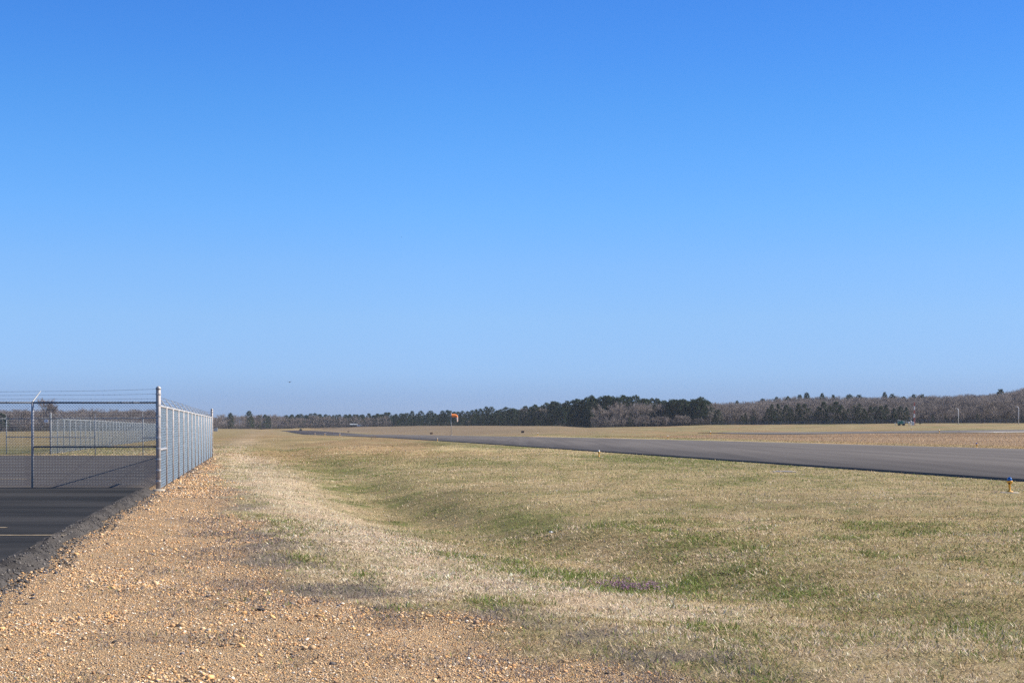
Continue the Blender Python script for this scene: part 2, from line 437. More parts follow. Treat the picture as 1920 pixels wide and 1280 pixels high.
def copy_tree(o, parent=None):
    c = o.copy(); COL.objects.link(c)
    if parent is not None: c.parent = parent
    for ch in list(o.children): copy_tree(ch, c)
    return c

# ------------------------------------------------------------------ ground sheet
def axis(lo, hi, fine, a, b, g):
    xs = list(np.arange(a, b + 1e-6, fine))
    st = fine; x = b
    while x < hi:
        st *= g; x += st; xs.append(x)
    st = fine; x = a; left = []
    while x > lo:
        st *= g; x -= st; left.append(x)
    return np.array(left[::-1] + xs)

gx = axis(-2300, 2300, .13, -13, 14, 1.045)
gy = axis(-250, 2700, .12, 7, 42, 1.0225)
GX, GY = np.meshgrid(gx, gy)
GZ = terrain(GX, GY)
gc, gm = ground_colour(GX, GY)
# the ground dips out of the way under the paved sheets
GU = GX + SK * GY
GZ = GZ - .12 * sstep(22.6, 23.4, GU) * (1 - sstep(53.2, 54.0, GU)) * np.where((GY > -60) & (GY < 1460), 1, 0)
GZ = GZ - .10 * (1 - sstep(-3.15, -2.75, GU)) * np.where((GY > -60) & (GY < 74), 1, 0) * np.where(GX > -70, 1, 0)
nx, ny = len(gx), len(gy)
idx = np.arange(nx * ny).reshape(ny, nx)
quads = np.stack([idx[:-1, :-1], idx[:-1, 1:], idx[1:, 1:], idx[1:, :-1]], -1).reshape(-1, 4)
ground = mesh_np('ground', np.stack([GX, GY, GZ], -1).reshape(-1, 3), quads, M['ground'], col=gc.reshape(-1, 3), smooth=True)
a = ground.data.attributes.new('gravel', 'FLOAT', 'POINT'); a.data.foreach_set('value', gm.ravel().astype(np.float32))
tag(ground, 'mown dry winter turf and orange gravel shoulder', kind='structure')

def sheet(name, us, Ys, zf, mat, kind='structure', label=None, uxy=None):
    """sheet in (u, Y) coordinates; zf(u, X, Y)"""
    U, YY = np.meshgrid(us, Ys)
    if uxy is None: XX = U - SK * YY
    else: XX = U
    Z = zf(U, XX, YY)
    n, k = len(us), len(Ys); ix = np.arange(n * k).reshape(k, n)
    q = np.stack([ix[:-1, :-1], ix[:-1, 1:], ix[1:, 1:], ix[1:, :-1]], -1).reshape(-1, 4)
    o = mesh_np(name, np.stack([XX, YY, Z], -1).reshape(-1, 3), q, mat, smooth=True)
    tag(o, label, kind=kind)
    return o

# runway: a slab with real side faces
RU0, RU1, RT = 22.3, 54.2, .085
def runway_part(name, Y0, Y1, n, mat):
    Ys = np.linspace(Y0, Y1, n)
    us = np.array([RU0, RU0 + .015, RU0 + .06, 30, 38.3, 46, RU1 - .06, RU1 - .015, RU1])
    off = np.array([-.22, -.03, 0, .10, .16, .10, 0, -.03, -.22])
    U, YY = np.meshgrid(us, Ys)
    wob = (fbm(YY * .3, YY * 0 + 2, 131, 3) - .5) * .10 * (np.abs(U - 38) > 15.5)
    Z = zrun(YY) + RT + off[None, :]
    ix = np.arange(U.size).reshape(U.shape)
    q = np.stack([ix[:-1, :-1], ix[:-1, 1:], ix[1:, 1:], ix[1:, :-1]], -1).reshape(-1, 4)
    o = mesh_np(name, np.stack([U + wob - SK * YY, YY, Z], -1).reshape(-1, 3), q, mat)
    tag(o, None, kind='structure')
    return o
runway_part('runway', -60, 610, 900, M['runway'])
runway_part('runway_far_stretch', 610.02, 1440, 300, M['runway_old'])

# taxiway beyond the brown field
tx = np.linspace(46, 520, 160)
def taxi(name, X0, X1, Y0, Y1, lift, mat):
    xs = np.linspace(X0, X1, 120); ys = np.array([Y0, Y0 + .02, *np.linspace(Y0 + .5, Y1 - .5, 14), Y1 - .02, Y1])
    XX, YY = np.meshgrid(xs, ys)
    YY = YY + np.clip((60 - XX) / 16, 0, 1) ** 2 * (Y1 - Y0) * .35 * np.where(YY < (Y0 + Y1) / 2, 1, 0)
    Z = terrain(XX, YY) + lift
    Z[0] -= .3; Z[-1] -= .3
    ix = np.arange(XX.size).reshape(XX.shape)
    q = np.stack([ix[:-1, :-1], ix[:-1, 1:], ix[1:, 1:], ix[1:, :-1]], -1).reshape(-1, 4)
    return tag(mesh_np(name, np.stack([XX, YY, Z], -1).reshape(-1, 3), q, mat), None, kind='structure')
M['taxi'] = tarmac_mat('taxiway_asphalt', (.15, .135, .125), (.12, .108, .10), (.05, .3), .1)
M['pale_concrete'] = simple('pale_pavement', (.62, .56, .50), .9, 0, .08, 1)
taxi('taxiway', 46, 520, 268, 330, .10, M['taxi'])
taxi('concrete_pavement', 97, 520, 268.5, 290, .13, M['pale_concrete'])

# tarmac apron with its lumpy rolled edge
def tarmac_z(u, X, Y):
    return .08 + (fbm(X / 4, Y / 4, 141, 3) - .5) * .02
sheet('tarmac', np.concatenate([np.linspace(-70, -8, 30), np.linspace(-7.6, -2.86, 20)]), np.concatenate([np.linspace(-60, 6, 20), np.linspace(6.5, 33.3, 70)]), tarmac_z, M['sealed'])
sheet('apron', np.concatenate([np.linspace(-70, -8, 30), np.linspace(-7.6, -2.95, 20)]), np.linspace(33.3, 73.5, 80),
      lambda u, X, Y: tarmac_z(u, X, Y) - .004 - .13 * sstep(72.6, 73.5, Y) - .12 * (u > -2.97), M['apron'])
us = np.array([-2.9, -2.84, -2.78, -2.72, -2.66, -2.6, -2.54, -2.48, -2.42, -2.36, -2.3])
Ys = np.arange(-10, 33.0, .06)
U, YY = np.meshgrid(us, Ys)
def berm_pt(u_, Y_):
    t_ = (u_ + 2.9) / .6
    X_ = u_ - SK * Y_
    lump_ = fbm(X_ / .30, Y_ / .55, 151, 5) - .5
    wan = (fbm(Y_ / 1.7, Y_ * 0, 155, 4) - .5) * .75
    z_ = .084 + .012 * np.sin(np.clip(t_ / .45, 0, 1) * math.pi) + lump_ * .17 * np.sin(np.clip(t_, 0, 1) * math.pi) ** .7 - .17 * sstep(.30, 1, t_)
    z_ = z_ + (fbm(X_ / .07, Y_ / .07, 157, 3) - .5) * .032 * np.clip(t_ * 3, 0, 1)
    return X_ + wan * t_, Y_, z_
us = np.linspace(-2.9, -2.3, 21); Ys = np.arange(4, 33.0, .035)
U, YY = np.meshgrid(us, Ys)
XX, YY, Z = berm_pt(U, YY)
ix = np.arange(U.size).reshape(U.shape)
q = np.stack([ix[:-1, :-1], ix[:-1, 1:], ix[1:, 1:], ix[1:, :-1]], -1).reshape(-1, 4)
tag(mesh_np('tarmac_kerb', np.stack([XX, YY, Z], -1).reshape(-1, 3), q, M['berm'], smooth=False), None, kind='structure')

def painted(name, x0, x1, Y, w, mat, wob=.05):
    xs = np.linspace(x0, x1, 60)
    yc = Y + (fbm(xs / .9, xs * 0, int(Y * 10), 3) - .5) * wob * 2
    ww = w * (.6 + .8 * fbm(xs / .25, xs * 0 + 3, 5, 2))
    V = np.concatenate([np.stack([xs, yc - ww / 2, 0 * xs], -1), np.stack([xs, yc + ww / 2, 0 * xs], -1)])
    V[:, 2] = .08 + (fbm(V[:, 0] / 4, V[:, 1] / 4, 141, 3) - .5) * .02 + .006
    n = len(xs); i = np.arange(n - 1)
    return tag(mesh_np(name, V, np.stack([i, i + 1, n + i + 1, n + i], -1), mat), None, kind='structure')
painted('road_marking', -14, xat(126, 18.5), 18.5, .10, M['paint'], .10)
painted('road_marking', -14, xat(14, 19.9), 19.9, .09, M['paint'], .08)
painted('road_marking', -24, xat(50, 38.8), 38.8, .16, M['paint'], .12)

# ------------------------------------------------------------------ fences
FH = 2.12
def prism(P0, P1, r, n=3):
    """many straight wires as small prisms"""
    d = P1 - P0; d /= np.linalg.norm(d, axis=1, keepdims=True) + 1e-9
    up = np.tile(np.array([.31, .72, .62]), (len(d), 1))
    e1 = np.cross(d, up); e1 /= np.linalg.norm(e1, axis=1, keepdims=True) + 1e-9
    e2 = np.cross(d, e1)
    V = []
    for P in (P0, P1):
        for k in range(n):
            t = 2 * math.pi * k / n
            V.append(P + r * (math.cos(t) * e1 + math.sin(t) * e2))
    V = np.stack(V, 1).reshape(-1, 3)
    m_ = len(P0); base = np.arange(m_)[:, None] * 2 * n
    Fc = np.concatenate([np.stack([base[:, 0] + k, base[:, 0] + (k + 1) % n, base[:, 0] + n + (k + 1) % n, base[:, 0] + n + k], -1) for k in range(n)])
    return V, Fc

def link_fabric(A, B, h0, h1, cell, r, zfun):
    """chain-link wires between plan points A and B"""
    A = np.array(A, float); B = np.array(B, float); Ld = np.linalg.norm(B - A); d = (B - A) / Ld
    half = cell / 2
    nw = int(Ld / cell); nt_ = int((h1 - h0) / half)
    P0, P1 = [], []
    j = np.arange(nt_)
    for i in range(nw):
        s0 = (i + .5) * cell
        sa = s0 + half * 1.04 * np.where(j % 2 == 0, -1, 1); sb = s0 + half * 1.04 * np.where(j % 2 == 0, 1, -1)
        za, zb = h0 + j * half, h0 + (j + 1) * half
        off = .004 * np.where(j % 2 == 0, 1, -1)
        nrm = np.array([-d[1], d[0]])
        def pt(s_, z_, o_):
            xy = A[None] + d[None] * s_[:, None] + nrm[None] * o_[:, None]
            return np.column_stack([xy, z_])
        P0.append(pt(sa, za, off)); P1.append(pt(sb, zb, -off))
    P0 = np.concatenate(P0); P1 = np.concatenate(P1)
    P0[:, 2] += zfun(P0[:, 0], P0[:, 1]); P1[:, 2] += zfun(P1[:, 0], P1[:, 1])
    return prism(P0, P1, r)

def barbed(P, Q, n=40, barbs=True, r=.0032):
    P = np.array(P, float); Q = np.array(Q, float)
    t = np.linspace(0, 1, n + 1)
    pts = P[None] * (1 - t)[:, None] + Q[None] * t[:, None]
    pts[:, 2] -= .012 * np.sin(t * math.pi)
    V, Fc = prism(pts[:-1], pts[1:], r)
    if barbs:
        c = pts[1:-1]; rr = rng.normal(size=(len(c), 3)); rr /= np.linalg.norm(rr, axis=1, keepdims=True)
        V2, F2 = prism(c - rr * .022, c + rr * .022, .002)
        V = np.concatenate([V, V2]); Fc = np.concatenate([Fc, F2 + len(V) - len(V2)])
    return V, Fc

def fence(name, label, pts, zfun, cell, r, tall=(), lean=(0, 0), rail_r=.021, post_r=.03, brace=(), fabric_mat=None, wire_h=.3, group=None, barbs=True, tall_h=.46, own_posts=None, post_mat=None, wires=True, rail_mat=None):
    base = (pts[0][0], pts[0][1], float(zfun(np.array([pts[0][0]]), np.array([pts[0][1]]))[0]))
    root = tag(empty(name, base), label, 'fence', group)
    O = np.array(base)
    g = lambda p: float(zfun(np.array([p[0]]), np.array([p[1]]))[0])
    sh = lambda x, y, z: (x - O[0], y - O[1], z - O[2])
    for i, p in enumerate(pts):
        if own_posts is not None and i not in own_posts: continue
        z = g(p); h = FH + (tall_h if i in tall else 0)
        rr = post_r * 1.5 if i in tall else post_r
        mb = MB().tube([sh(p[0], p[1], z - .3), sh(p[0], p[1], z + h - .02), sh(p[0], p[1], z + h + .01)], [rr, rr, rr * .4], 12)
        po = mb.build('post', post_mat or M['galv'], root, True)
        if i in tall:
            for k in range(9):
                zz = .25 + k * .27
                if zz < h - .05:
                    MB().lathe([(rr + .001, zz - .02), (rr + .009, zz - .018), (rr + .009, zz + .018), (rr + .001, zz + .02)], 12, sh(p[0], p[1], z)).build('tension_band', M['galv'], po)
            MB().lathe([(rr + .008, h - .03), (rr + .008, h + .01), (rr * .6, h + .045), (.004, h + .06)], 12, sh(p[0], p[1], z)).build('post_cap', M['galv'], po, True)
        else:
            MB().tube([sh(p[0], p[1], z + FH - .06), sh(p[0], p[1], z + FH + .02), sh(p[0] + lean[0], p[1] + lean[1], z + FH + wire_h)], [post_r * 1.15, .020, .010], 6).build('barb_arm', M['arm'], po)
    # the rail stays level between posts
    mb = MB()
    for p, q_ in zip(pts[:-1], pts[1:]):
        mb.tube([sh(p[0], p[1], g(p) + FH), sh(q_[0], q_[1], g(q_) + FH)], rail_r, 8)
        for k in range(1, 5):
            t_ = k / 5
            c = [p[n_] * (1 - t_) + q_[n_] * t_ for n_ in (0, 1)]; zz = (g(p) * (1 - t_) + g(q_) * t_) + FH
            dv = np.array([q_[0] - p[0], q_[1] - p[1]]); dv = dv / np.linalg.norm(dv) * .012
            mb.tube([sh(c[0] - dv[0], c[1] - dv[1], zz), sh(c[0] + dv[0], c[1] + dv[1], zz)], rail_r + .004, 8)
    mb.build('top_rail', rail_mat or M['galv'], root, True)
    for (i, j) in brace:
        p, q_ = pts[i], pts[j]
        MB().tube([sh(p[0], p[1], g(p) + 1.02), sh(q_[0], q_[1], g(q_) + 1.02)], rail_r, 8).build('brace_rail', rail_mat or M['galv'], root, True)
    Vs, Fs, n = [], [], 0
    for p, q_ in zip(pts[:-1], pts[1:]):
        V, Fc = link_fabric(p, q_, .04, FH + .06, cell, r, zfun)
        Vs.append(V); Fs.append(Fc + n); n += len(V)
    V = np.concatenate(Vs) - O
    mesh_np('chain_link_mesh', V, np.concatenate(Fs), fabric_mat or M['wire'], root)
    if wires:
        for k in (1, 2, 3):
            Vs, Fs, n = [], [], 0
            for i in range(len(pts) - 1):
                e = []
                for ii in (i, i + 1):
                    p = pts[ii]; z = g(p)
                    if ii in tall: e.append((p[0], p[1], z + FH + tall_h * (.22 + .26 * (k - 1))))
                    else: e.append((p[0] + lean[0] * k / 3.1, p[1] + lean[1] * k / 3.1, z + FH + wire_h * k / 3.1))
                V, Fc = barbed(e[0], e[1], 22, barbs)
                Vs.append(V); Fs.append(Fc + n); n += len(V)
            mesh_np('barbed_wire', np.concatenate(Vs) - O, np.concatenate(Fs), M['dark_wire'], root)
    return root

zflat = lambda X, Y: np.full(np.shape(X), .08)
zg = lambda X, Y: terrain(X, Y)
Y0 = 33.3
cx = xat(297, Y0)
front_pts = [(xat(61, Y0) - 3.15 * 2, Y0), (xat(61, Y0) - 3.15, Y0), (xat(61, Y0), Y0), (cx, Y0)]
fence('chain_link_fence', 'galvanised chain link fence across the tarmac with three barbed wires and a mid rail', front_pts, zflat, .072, .0038,
      lean=(.10, .30), brace=((2, 3),), own_posts=(0, 1, 2), fabric_mat=M['far_wire'], tall=(3,), rail_r=.021, post_r=.034, rail_mat=M['dark_pipe'])
side_pts = [(cx + .0, Y0)] + [(-2.5 - SK * (Y0 * (1 + .0814 * k)), Y0 * (1 + .0814 * k)) for k in range(1, 15)]
side_pts[0] = (cx, Y0)
fence('chain_link_fence', 'long row of close set fence posts beside the gravel from the tall corner post', side_pts, zg, .072, .0031, tall=(0, 14), lean=(-.20, -.05),
      brace=((0, 1),), rail_r=.03, post_r=.04, tall_h=.44, post_mat=M['galv_brown'])
c2 = (xat(95, 79), 79.0)
back_pts = [(xat(12, 80.5) - 3.2 * k, 80.5 + .3 * k) for k in (2, 1)] + [(xat(12, 80.5), 80.5), c2, (xat(178.7, 77.4), 77.4), (xat(268, 75.4), 75.4), (xat(336, 73.3), 73.3), side_pts[-1]]
fence('chain_link_fence', 'far chain link fence closing the back of the grey tarmac', back_pts, zg, .13, .0034, tall=(3,), lean=(-.10, .28),
      brace=((2, 3), (3, 4), (5, 6)), rail_r=.028, post_r=.035, own_posts=(0, 1, 2, 3, 4, 5, 6), fabric_mat=M['far_wire'], barbs=False, tall_h=.30, post_mat=M['far_post'], rail_mat=M['far_post'])
long_pts = [c2] + [(c2[0] - .203 * 2.95 * k, c2[1] + 2.95 * k) for k in range(1, 46)]
fence('chain_link_fence', 'long pale fence receding across the field behind the enclosure', long_pts, zg, .14, .0045, tall=(), lean=(-.30, -.05),
      brace=((0, 1),), rail_r=.03, post_r=.035, own_posts=range(1, 46), fabric_mat=M['far_wire'], barbs=False, post_mat=M['far_post'], rail_mat=M['far_post'])
# concrete round the foot of the corner post
mb = MB().lathe([(.16, -.1), (.17, .015), (.13, .045), (.06, .05)], 14, (0, 0, 0))
o = mb.build('concrete_footing', M['concrete'], None, True); o.location = (cx + .02, Y0 - .03, tz(cx, Y0) + .0)
tag(o, 'round pale concrete footing at the base of the tall corner post', 'footing')

# small white notice wired to the back fence
px_, Yn = 86.6, 78.6
p = at(px_, 789, Yn)
root = tag(empty('notice_sign', p), 'small white notice wired to the far fence beside its corner post', 'sign')
MB().box((0, 0, 0), (.24, .012, .19), .004).build('panel', M['white'], root)
M['lilac'] = simple('faded_print', (.42, .45, .66), .7, 0, .2, 12)
mb = MB()
for k in range(3): mb.box((-.01 + .01 * k, -.0085, .05 - .045 * k), (.15 - .03 * k, .003, .016))
mb.build('faded_print', M['lilac'], root)

# perimeter fence in front of the far trees
pp = []
for px_ in np.linspace(1332, 1905, 40):
    Y_ = float(tree_y(px_)) - 22
    pp.append((xat(px_, Y_), Y_))
FH_save = FH
root = tag(empty('perimeter_fence', (pp[0][0], pp[0][1], tz(*pp[0]))), 'thin grey perimeter fence along the foot of the distant trees', 'fence')
O = np.array(root.location)
for p in pp:
    z = tz(*p); MB().tube([(p[0] - O[0], p[1] - O[1], z - .2 - O[2]), (p[0] - O[0], p[1] - O[1], z + 2.0 - O[2])], .05, 5).build('post', M['galv'], root)
Vs, Fs, n = [], [], 0
for p, q_ in zip(pp[:-1], pp[1:]):
    for k in range(14):
        za = tz(*p) + .1 + k * .14; zb = tz(*q_) + .1 + k * .14
        V, Fc = prism(np.array([[p[0], p[1], za]]), np.array([[q_[0], q_[1], zb]]), .012)
        Vs.append(V); Fs.append(Fc + n); n += len(V)
mesh_np('wire_mesh', np.concatenate(Vs) - O, np.concatenate(Fs), M['wire'], root)

# ------------------------------------------------------------------ turf blades and gravel
def blade_field(name, mat, n_try, Ya, Yb, power, mask_fn, len_fn, wid_fn, col_fn, seg2):
    t = rng.random(n_try)
    k = 1 - power
    Y = (Ya ** (k + 1) + t * (Yb ** (k + 1) - Ya ** (k + 1))) ** (1 / (k + 1))
    X = (rng.random(n_try) * 2 - 1) * (.44 * Y + 1.6)
    keep = rng.random(n_try) < mask_fn(X, Y)
    X, Y = X[keep], Y[keep]; n = len(X)
    Z = terrain(X, Y)
    L = len_fn(X, Y) * (.55 + .9 * rng.random(n)); W = wid_fn(X, Y) * (.6 + .8 * rng.random(n))
    az = rng.random(n) * 2 * math.pi; tilt = np.abs(rng.normal(1.05, .34, n)).clip(.08, 1.5)
    d = np.stack([np.cos(az) * np.sin(tilt), np.sin(az) * np.sin(tilt), np.cos(tilt)], -1)
    ph = az + math.pi / 2 + rng.normal(0, .5, n)
    s = np.stack([np.cos(ph), np.sin(ph), 0 * ph], -1) * (W / 2)[:, None]
    P = np.stack([X, Y, Z - .004], -1)
    c = col_fn(X, Y, n)
    if seg2:
        bend = d.copy(); bend[:, 2] -= .55 * rng.random(n); bend /= np.linalg.norm(bend, axis=1, keepdims=True)
        mid = P + d * (L * .5)[:, None]; tip = mid + bend * (L * .5)[:, None]
        V = np.stack([P - s, P + s, mid + s * .8, mid - s * .8, tip], 1).reshape(-1, 3)
        b_ = np.arange(n) * 5
        Fc = np.concatenate([np.stack([b_, b_ + 1, b_ + 2], -1), np.stack([b_, b_ + 2, b_ + 3], -1), np.stack([b_ + 3, b_ + 2, b_ + 4], -1)])
        C = np.repeat(c, 5, 0)
    else:
        tip = P + d * L[:, None]
        V = np.stack([P - s, P + s, tip], 1).reshape(-1, 3)
        b_ = np.arange(n) * 3; Fc = np.stack([b_, b_ + 1, b_ + 2], -1); C = np.repeat(c, 3, 0)
    return mesh_np(name, V, Fc, mat, col=C)

def on_turf(X, Y):
    u = X + SK * Y
    return ((u > -2.1) | ((Y > 75) & (u > -14))) & ~((u > 22.1) & (u < 54.4)) & (u < 58)

def turf_mask(X, Y):
    gmk = gravel_mask(X, Y); g, st, br, lil = patches(X, Y)
    thin = np.clip(1 - gmk * 1.15, 0, 1) * (1 - .35 * lil)
    thin = np.maximum(thin, .55 * gmk * sstep(.54, .62, fbm(X / .7, Y / .9, 171, 3)) * sstep(-1.9, -.9, X + SK * Y) + .6 * lil * gmk + .35 * lil * gmk)
    cl = .30 + 1.15 * sstep(.30, .68, fbm(X / .16, Y / .16, 175, 3))
    return np.where(on_turf(X, Y), thin * np.clip(cl, 0, 1) * (1 - .85 * sstep(75, 130, Y)), 0)

def turf_col(X, Y, n):
    g, st, br, lil = patches(X, Y)
    gmk = gravel_mask(X, Y)
    r = rng.random(n)
    c = np.empty((n, 3))
    tuft = (fbm(X / .22, Y / .22, 176, 3) - .5) * 2.4 + (fbm(X / 1.4, Y / 2.0, 177, 3) - .5) * 1.6
    base = C_TAN + (C_STRAW - C_TAN) * np.clip(.15 + st + tuft + rng.normal(0, .35, n), -.25, 1.3)[:, None]
    c[:] = base * (.45 + 1.05 * rng.random(n))[:, None]
    gg = r < np.clip(g * .80 + .06, 0, .8)
    gcol = np.array([.150, .205, .050]) * (.7 + .75 * rng.random(n))[:, None] + np.array([.05, .03, .0]) * rng.random(n)[:, None]
    c[gg] = gcol[gg]
    bb = rng.random(n) < br * .35 + .06
    c[bb] = (C_BROWN * (.6 + .5 * rng.random(n))[:, None])[bb]
    ll = rng.random(n) < np.clip(lil * .8 + gmk * .7, 0, .9)
    c[ll] = (C_LIL * (.7 + .6 * rng.random(n))[:, None])[ll]
    return np.clip(c, .01, .9)

gl = lambda X, Y: .041 + .034 * patches(X, Y)[0]
o = blade_field('grass', M['grass'], 620000, 6.5, 24, 1.5, turf_mask, gl, lambda X, Y: .0072 * (np.maximum(Y, 8) / 11) ** .8, turf_col, True)
tag(o, 'short dry straw and green turf near the camera', kind='stuff')
o = blade_field('grass', M['grass'], 520000, 23.5, 130, 1.75, turf_mask, lambda X, Y: .050 + .0002 * Y, lambda X, Y: .0066 * (Y / 11) ** .92, turf_col, False)
tag(o, 'short dry turf of the middle field beside the runway', kind='stuff')

# rough tall brown grass of the field behind the runway
def far_mask(X, Y):
    u = X + SK * Y
    return np.where((u > 56) & (Y < 262), .9, 0)
def far_col(X, Y, n):
    c = ground_colour(X, Y)[0]
    return np.clip(c * (.8 + .4 * rng.random(n))[:, None], .01, .9)
o = blade_field('grass', M['grass'], 700000, 75, 262, .6, far_mask, lambda X, Y: .13 + 0 * Y, lambda X, Y: .0007 * Y ** .75 + .012, far_col, False)
tag(o, 'rough brown grass of the field beyond the runway', kind='stuff')

# gravel
ICO_V = []
ph = (1 + 5 ** .5) / 2
for s1 in (-1, 1):
    for s2 in (-1, 1):
        ICO_V += [(0, s1, s2 * ph), (s1, s2 * ph, 0), (s2 * ph, 0, s1)]
ICO_V = np.array(ICO_V, float) / math.sqrt(1 + ph * ph)
from itertools import combinations
dd = lambda i, j: np.linalg.norm(ICO_V[i] - ICO_V[j])
ICO_F = []
for i, j, k in combinations(range(12), 3):
    if max(dd(i, j), dd(j, k), dd(i, k)) < 1.1:
        nrm = np.cross(ICO_V[j] - ICO_V[i], ICO_V[k] - ICO_V[i])
        ICO_F.append((i, j, k) if nrm @ (ICO_V[i] + ICO_V[j] + ICO_V[k]) > 0 else (i, k, j))
ICO_F = np.array(ICO_F)
PAL = np.array([[.66, .385, .165], [.59, .395, .215], [.68, .48, .285], [.37, .232, .135], [.36, .295, .225], [.48, .27, .13], [.82, .72, .57], [.20, .17, .155], [.045, .038, .036], [.56, .29, .14]])
PW = np.array([.20, .18, .16, .12, .10, .09, .05, .05, .02, .03]); PW /= PW.sum()
def stones(n_try, Ya, Yb, smin, smax, sh):
    t = rng.random(n_try); Y = Ya * (Yb / Ya) ** (t ** sh)
    u = rng.uniform(-2.9, 3.6, n_try)
    X = u - SK * Y
    ok = (np.abs(X) < .44 * Y + 1.2) & (rng.random(n_try) < gravel_mask(X, Y) * (.45 + .55 * sstep(.36, .56, fbm(X / .55, Y / .9, 187, 4))))
    X, Y = X[ok], Y[ok]; u = u[ok]
    ok = u > -2.48 - .12 * rng.random(len(u))
    X, Y = X[ok], Y[ok]; n = len(X)
    S = smin * (smax / smin) ** (rng.random(n) ** 2.6) * (1 + .012 * np.maximum(Y - 10, 0))
    big = (fbm(X / .7, Y / .7, 181, 3) > .55); S = S * np.where(big, 1.25, .9)
    ax = rng.uniform(.6, 1.35, (n, 3)); ax[:, 2] *= .58
    ang = rng.random(n) * 6.283
    v = ICO_V[None] * (1 + rng.normal(0, .14, (n, 12, 1))) * ax[:, None] * S[:, None, None]
    ca, sa = np.cos(ang)[:, None], np.sin(ang)[:, None]
    tl = rng.normal(0, .3, n)[:, None]
    x, y, z = v[..., 0] * ca - v[..., 1] * sa, v[..., 0] * sa + v[..., 1] * ca, v[..., 2]
    z = z + tl * x
    P = np.stack([X[:, None] + x, Y[:, None] + y, (terrain(X, Y) + S * .25)[:, None] + z], -1)
    c = PAL[rng.choice(len(PAL), n, p=PW)] * (.66 + .78 * rng.random(n))[:, None]
    nearkerb = np.clip((-1.95 - (X + SK * Y)) / .5, 0, 1) * .6 * (fbm(X / .5, Y / .8, 185, 2) > .48)
    k = rng.random(n) < nearkerb
    c[k] = np.array([.075, .072, .08]) * (.5 + rng.random(k.sum()))[:, None]
    Fc = (ICO_F[None] + (np.arange(n) * 12)[:, None, None]).reshape(-1, 3)
    return P.reshape(-1, 3), Fc, np.repeat(c, 12, 0)
a1 = stones(250000, 6.8, 34, .0038, .0115, 1.1); a2 = stones(6000, 6.8, 40, .011, .027, 1.1); a3 = stones(36000, 30, 72, .012, .026, 1.0)
def crumbs(n):
    u = -2.86 + .62 * rng.random(n) ** .6; Y = 6.5 * (32 / 6.5) ** rng.random(n)
    x, y, z = berm_pt(u, Y); z = np.maximum(z, terrain(x, y))
    S = .003 * (.022 / .003) ** (rng.random(n) ** 3.2)
    v = ICO_V[None] * (1 + rng.normal(0, .18, (n, 12, 1))) * rng.uniform(.6, 1.3, (n, 1, 3)) * S[:, None, None]
    P = np.stack([x[:, None] + v[..., 0], y[:, None] + v[..., 1], (z + S * .3)[:, None] + v[..., 2] * .75], -1)
    c = np.array([.10, .09, .082]) * (.35 + 1.5 * rng.random((n, 1)))
    og = rng.random(n) < .16 * np.clip((u + 2.6) / .3, 0, 1) ; c[og] = PAL[rng.choice(6, og.sum())]
    return P.reshape(-1, 3), (ICO_F[None] + (np.arange(n) * 12)[:, None, None]).reshape(-1, 3), np.repeat(c, 12, 0)
a4 = crumbs(15000)
V = np.concatenate([a1[0], a2[0], a3[0]]); Fc = np.concatenate([a1[1], a2[1] + len(a1[0]), a3[1] + len(a1[0]) + len(a2[0])])
o = mesh_np('gravel', np.concatenate([V, a4[0]]), np.concatenate([Fc, a4[1] + len(V)]), M['stone'], col=np.concatenate([a1[2], a2[2], a3[2], a4[2]]))
tag(o, 'loose orange and tan gravel along the tarmac edge', kind='stuff')

# purple wildflowers
def flowers():
    V, Fc, C = [], [], []
    n = 0
    spots = [(1158, 1107, 26, .16), (1185, 1110, 12, .10), (1214, 1108, 14, .10), (1226, 1104, 5, .05), (1170, 1094, 6, .1)]
    for px_, py_, k, sp in spots:
        X, Y, Z = ground_at(px_, py_)
        for i in range(k * 3):
            x, y = X + random.gauss(0, sp), Y + random.gauss(0, sp * .9)
            z = tz(x, y); h = random.uniform(.05, .11); a_ = random.random() * 6.28; lx, ly = random.gauss(0, .02), random.gauss(0, .02)
            w = .002
            V += [(x - w, y, z), (x + w, y, z), (x + lx, y + ly, z + h)]; Fc += [(n, n + 1, n + 2)]; C += [(.07, .10, .03)] * 3; n += 3
            pc = random.choice([(.27, .12, .23), (.34, .17, .29), (.20, .085, .16), (.42, .28, .39)])
            if px_ < 1100: pc = random.choice([(.5, .5, .62), (.42, .40, .55)])
            for j in range(5):
                b_ = a_ + j * 1.257 + random.random() * .4; r = random.uniform(.009, .017); zz = z + h - random.random() * .035
                cx_, cy_ = x + lx, y + ly
                V += [(cx_, cy_, zz), (cx_ + r * math.cos(b_ - .4), cy_ + r * math.sin(b_ - .4), zz + .008), (cx_ + r * 1.3 * math.cos(b_), cy_ + r * 1.3 * math.sin(b_), zz + .013), (cx_ + r * math.cos(b_ + .4), cy_ + r * math.sin(b_ + .4), zz + .008)]
                Fc += [(n, n + 1, n + 2), (n, n + 2, n + 3)]; C += [pc] * 4; n += 4
    return mesh_np('wildflowers', np.array(V), np.array(Fc), M['petal'], col=np.array(C))
tag(flowers(), 'low purple wildflowers in the green hollow of the turf', 'flowers', kind='stuff')

# ------------------------------------------------------------------ trees
def rot_about(v, axis_, ang):
    axis_ = axis_ / np.linalg.norm(axis_)
    return v * math.cos(ang) + np.cross(axis_, v) * math.sin(ang) + axis_ * (axis_ @ v) * (1 - math.cos(ang))

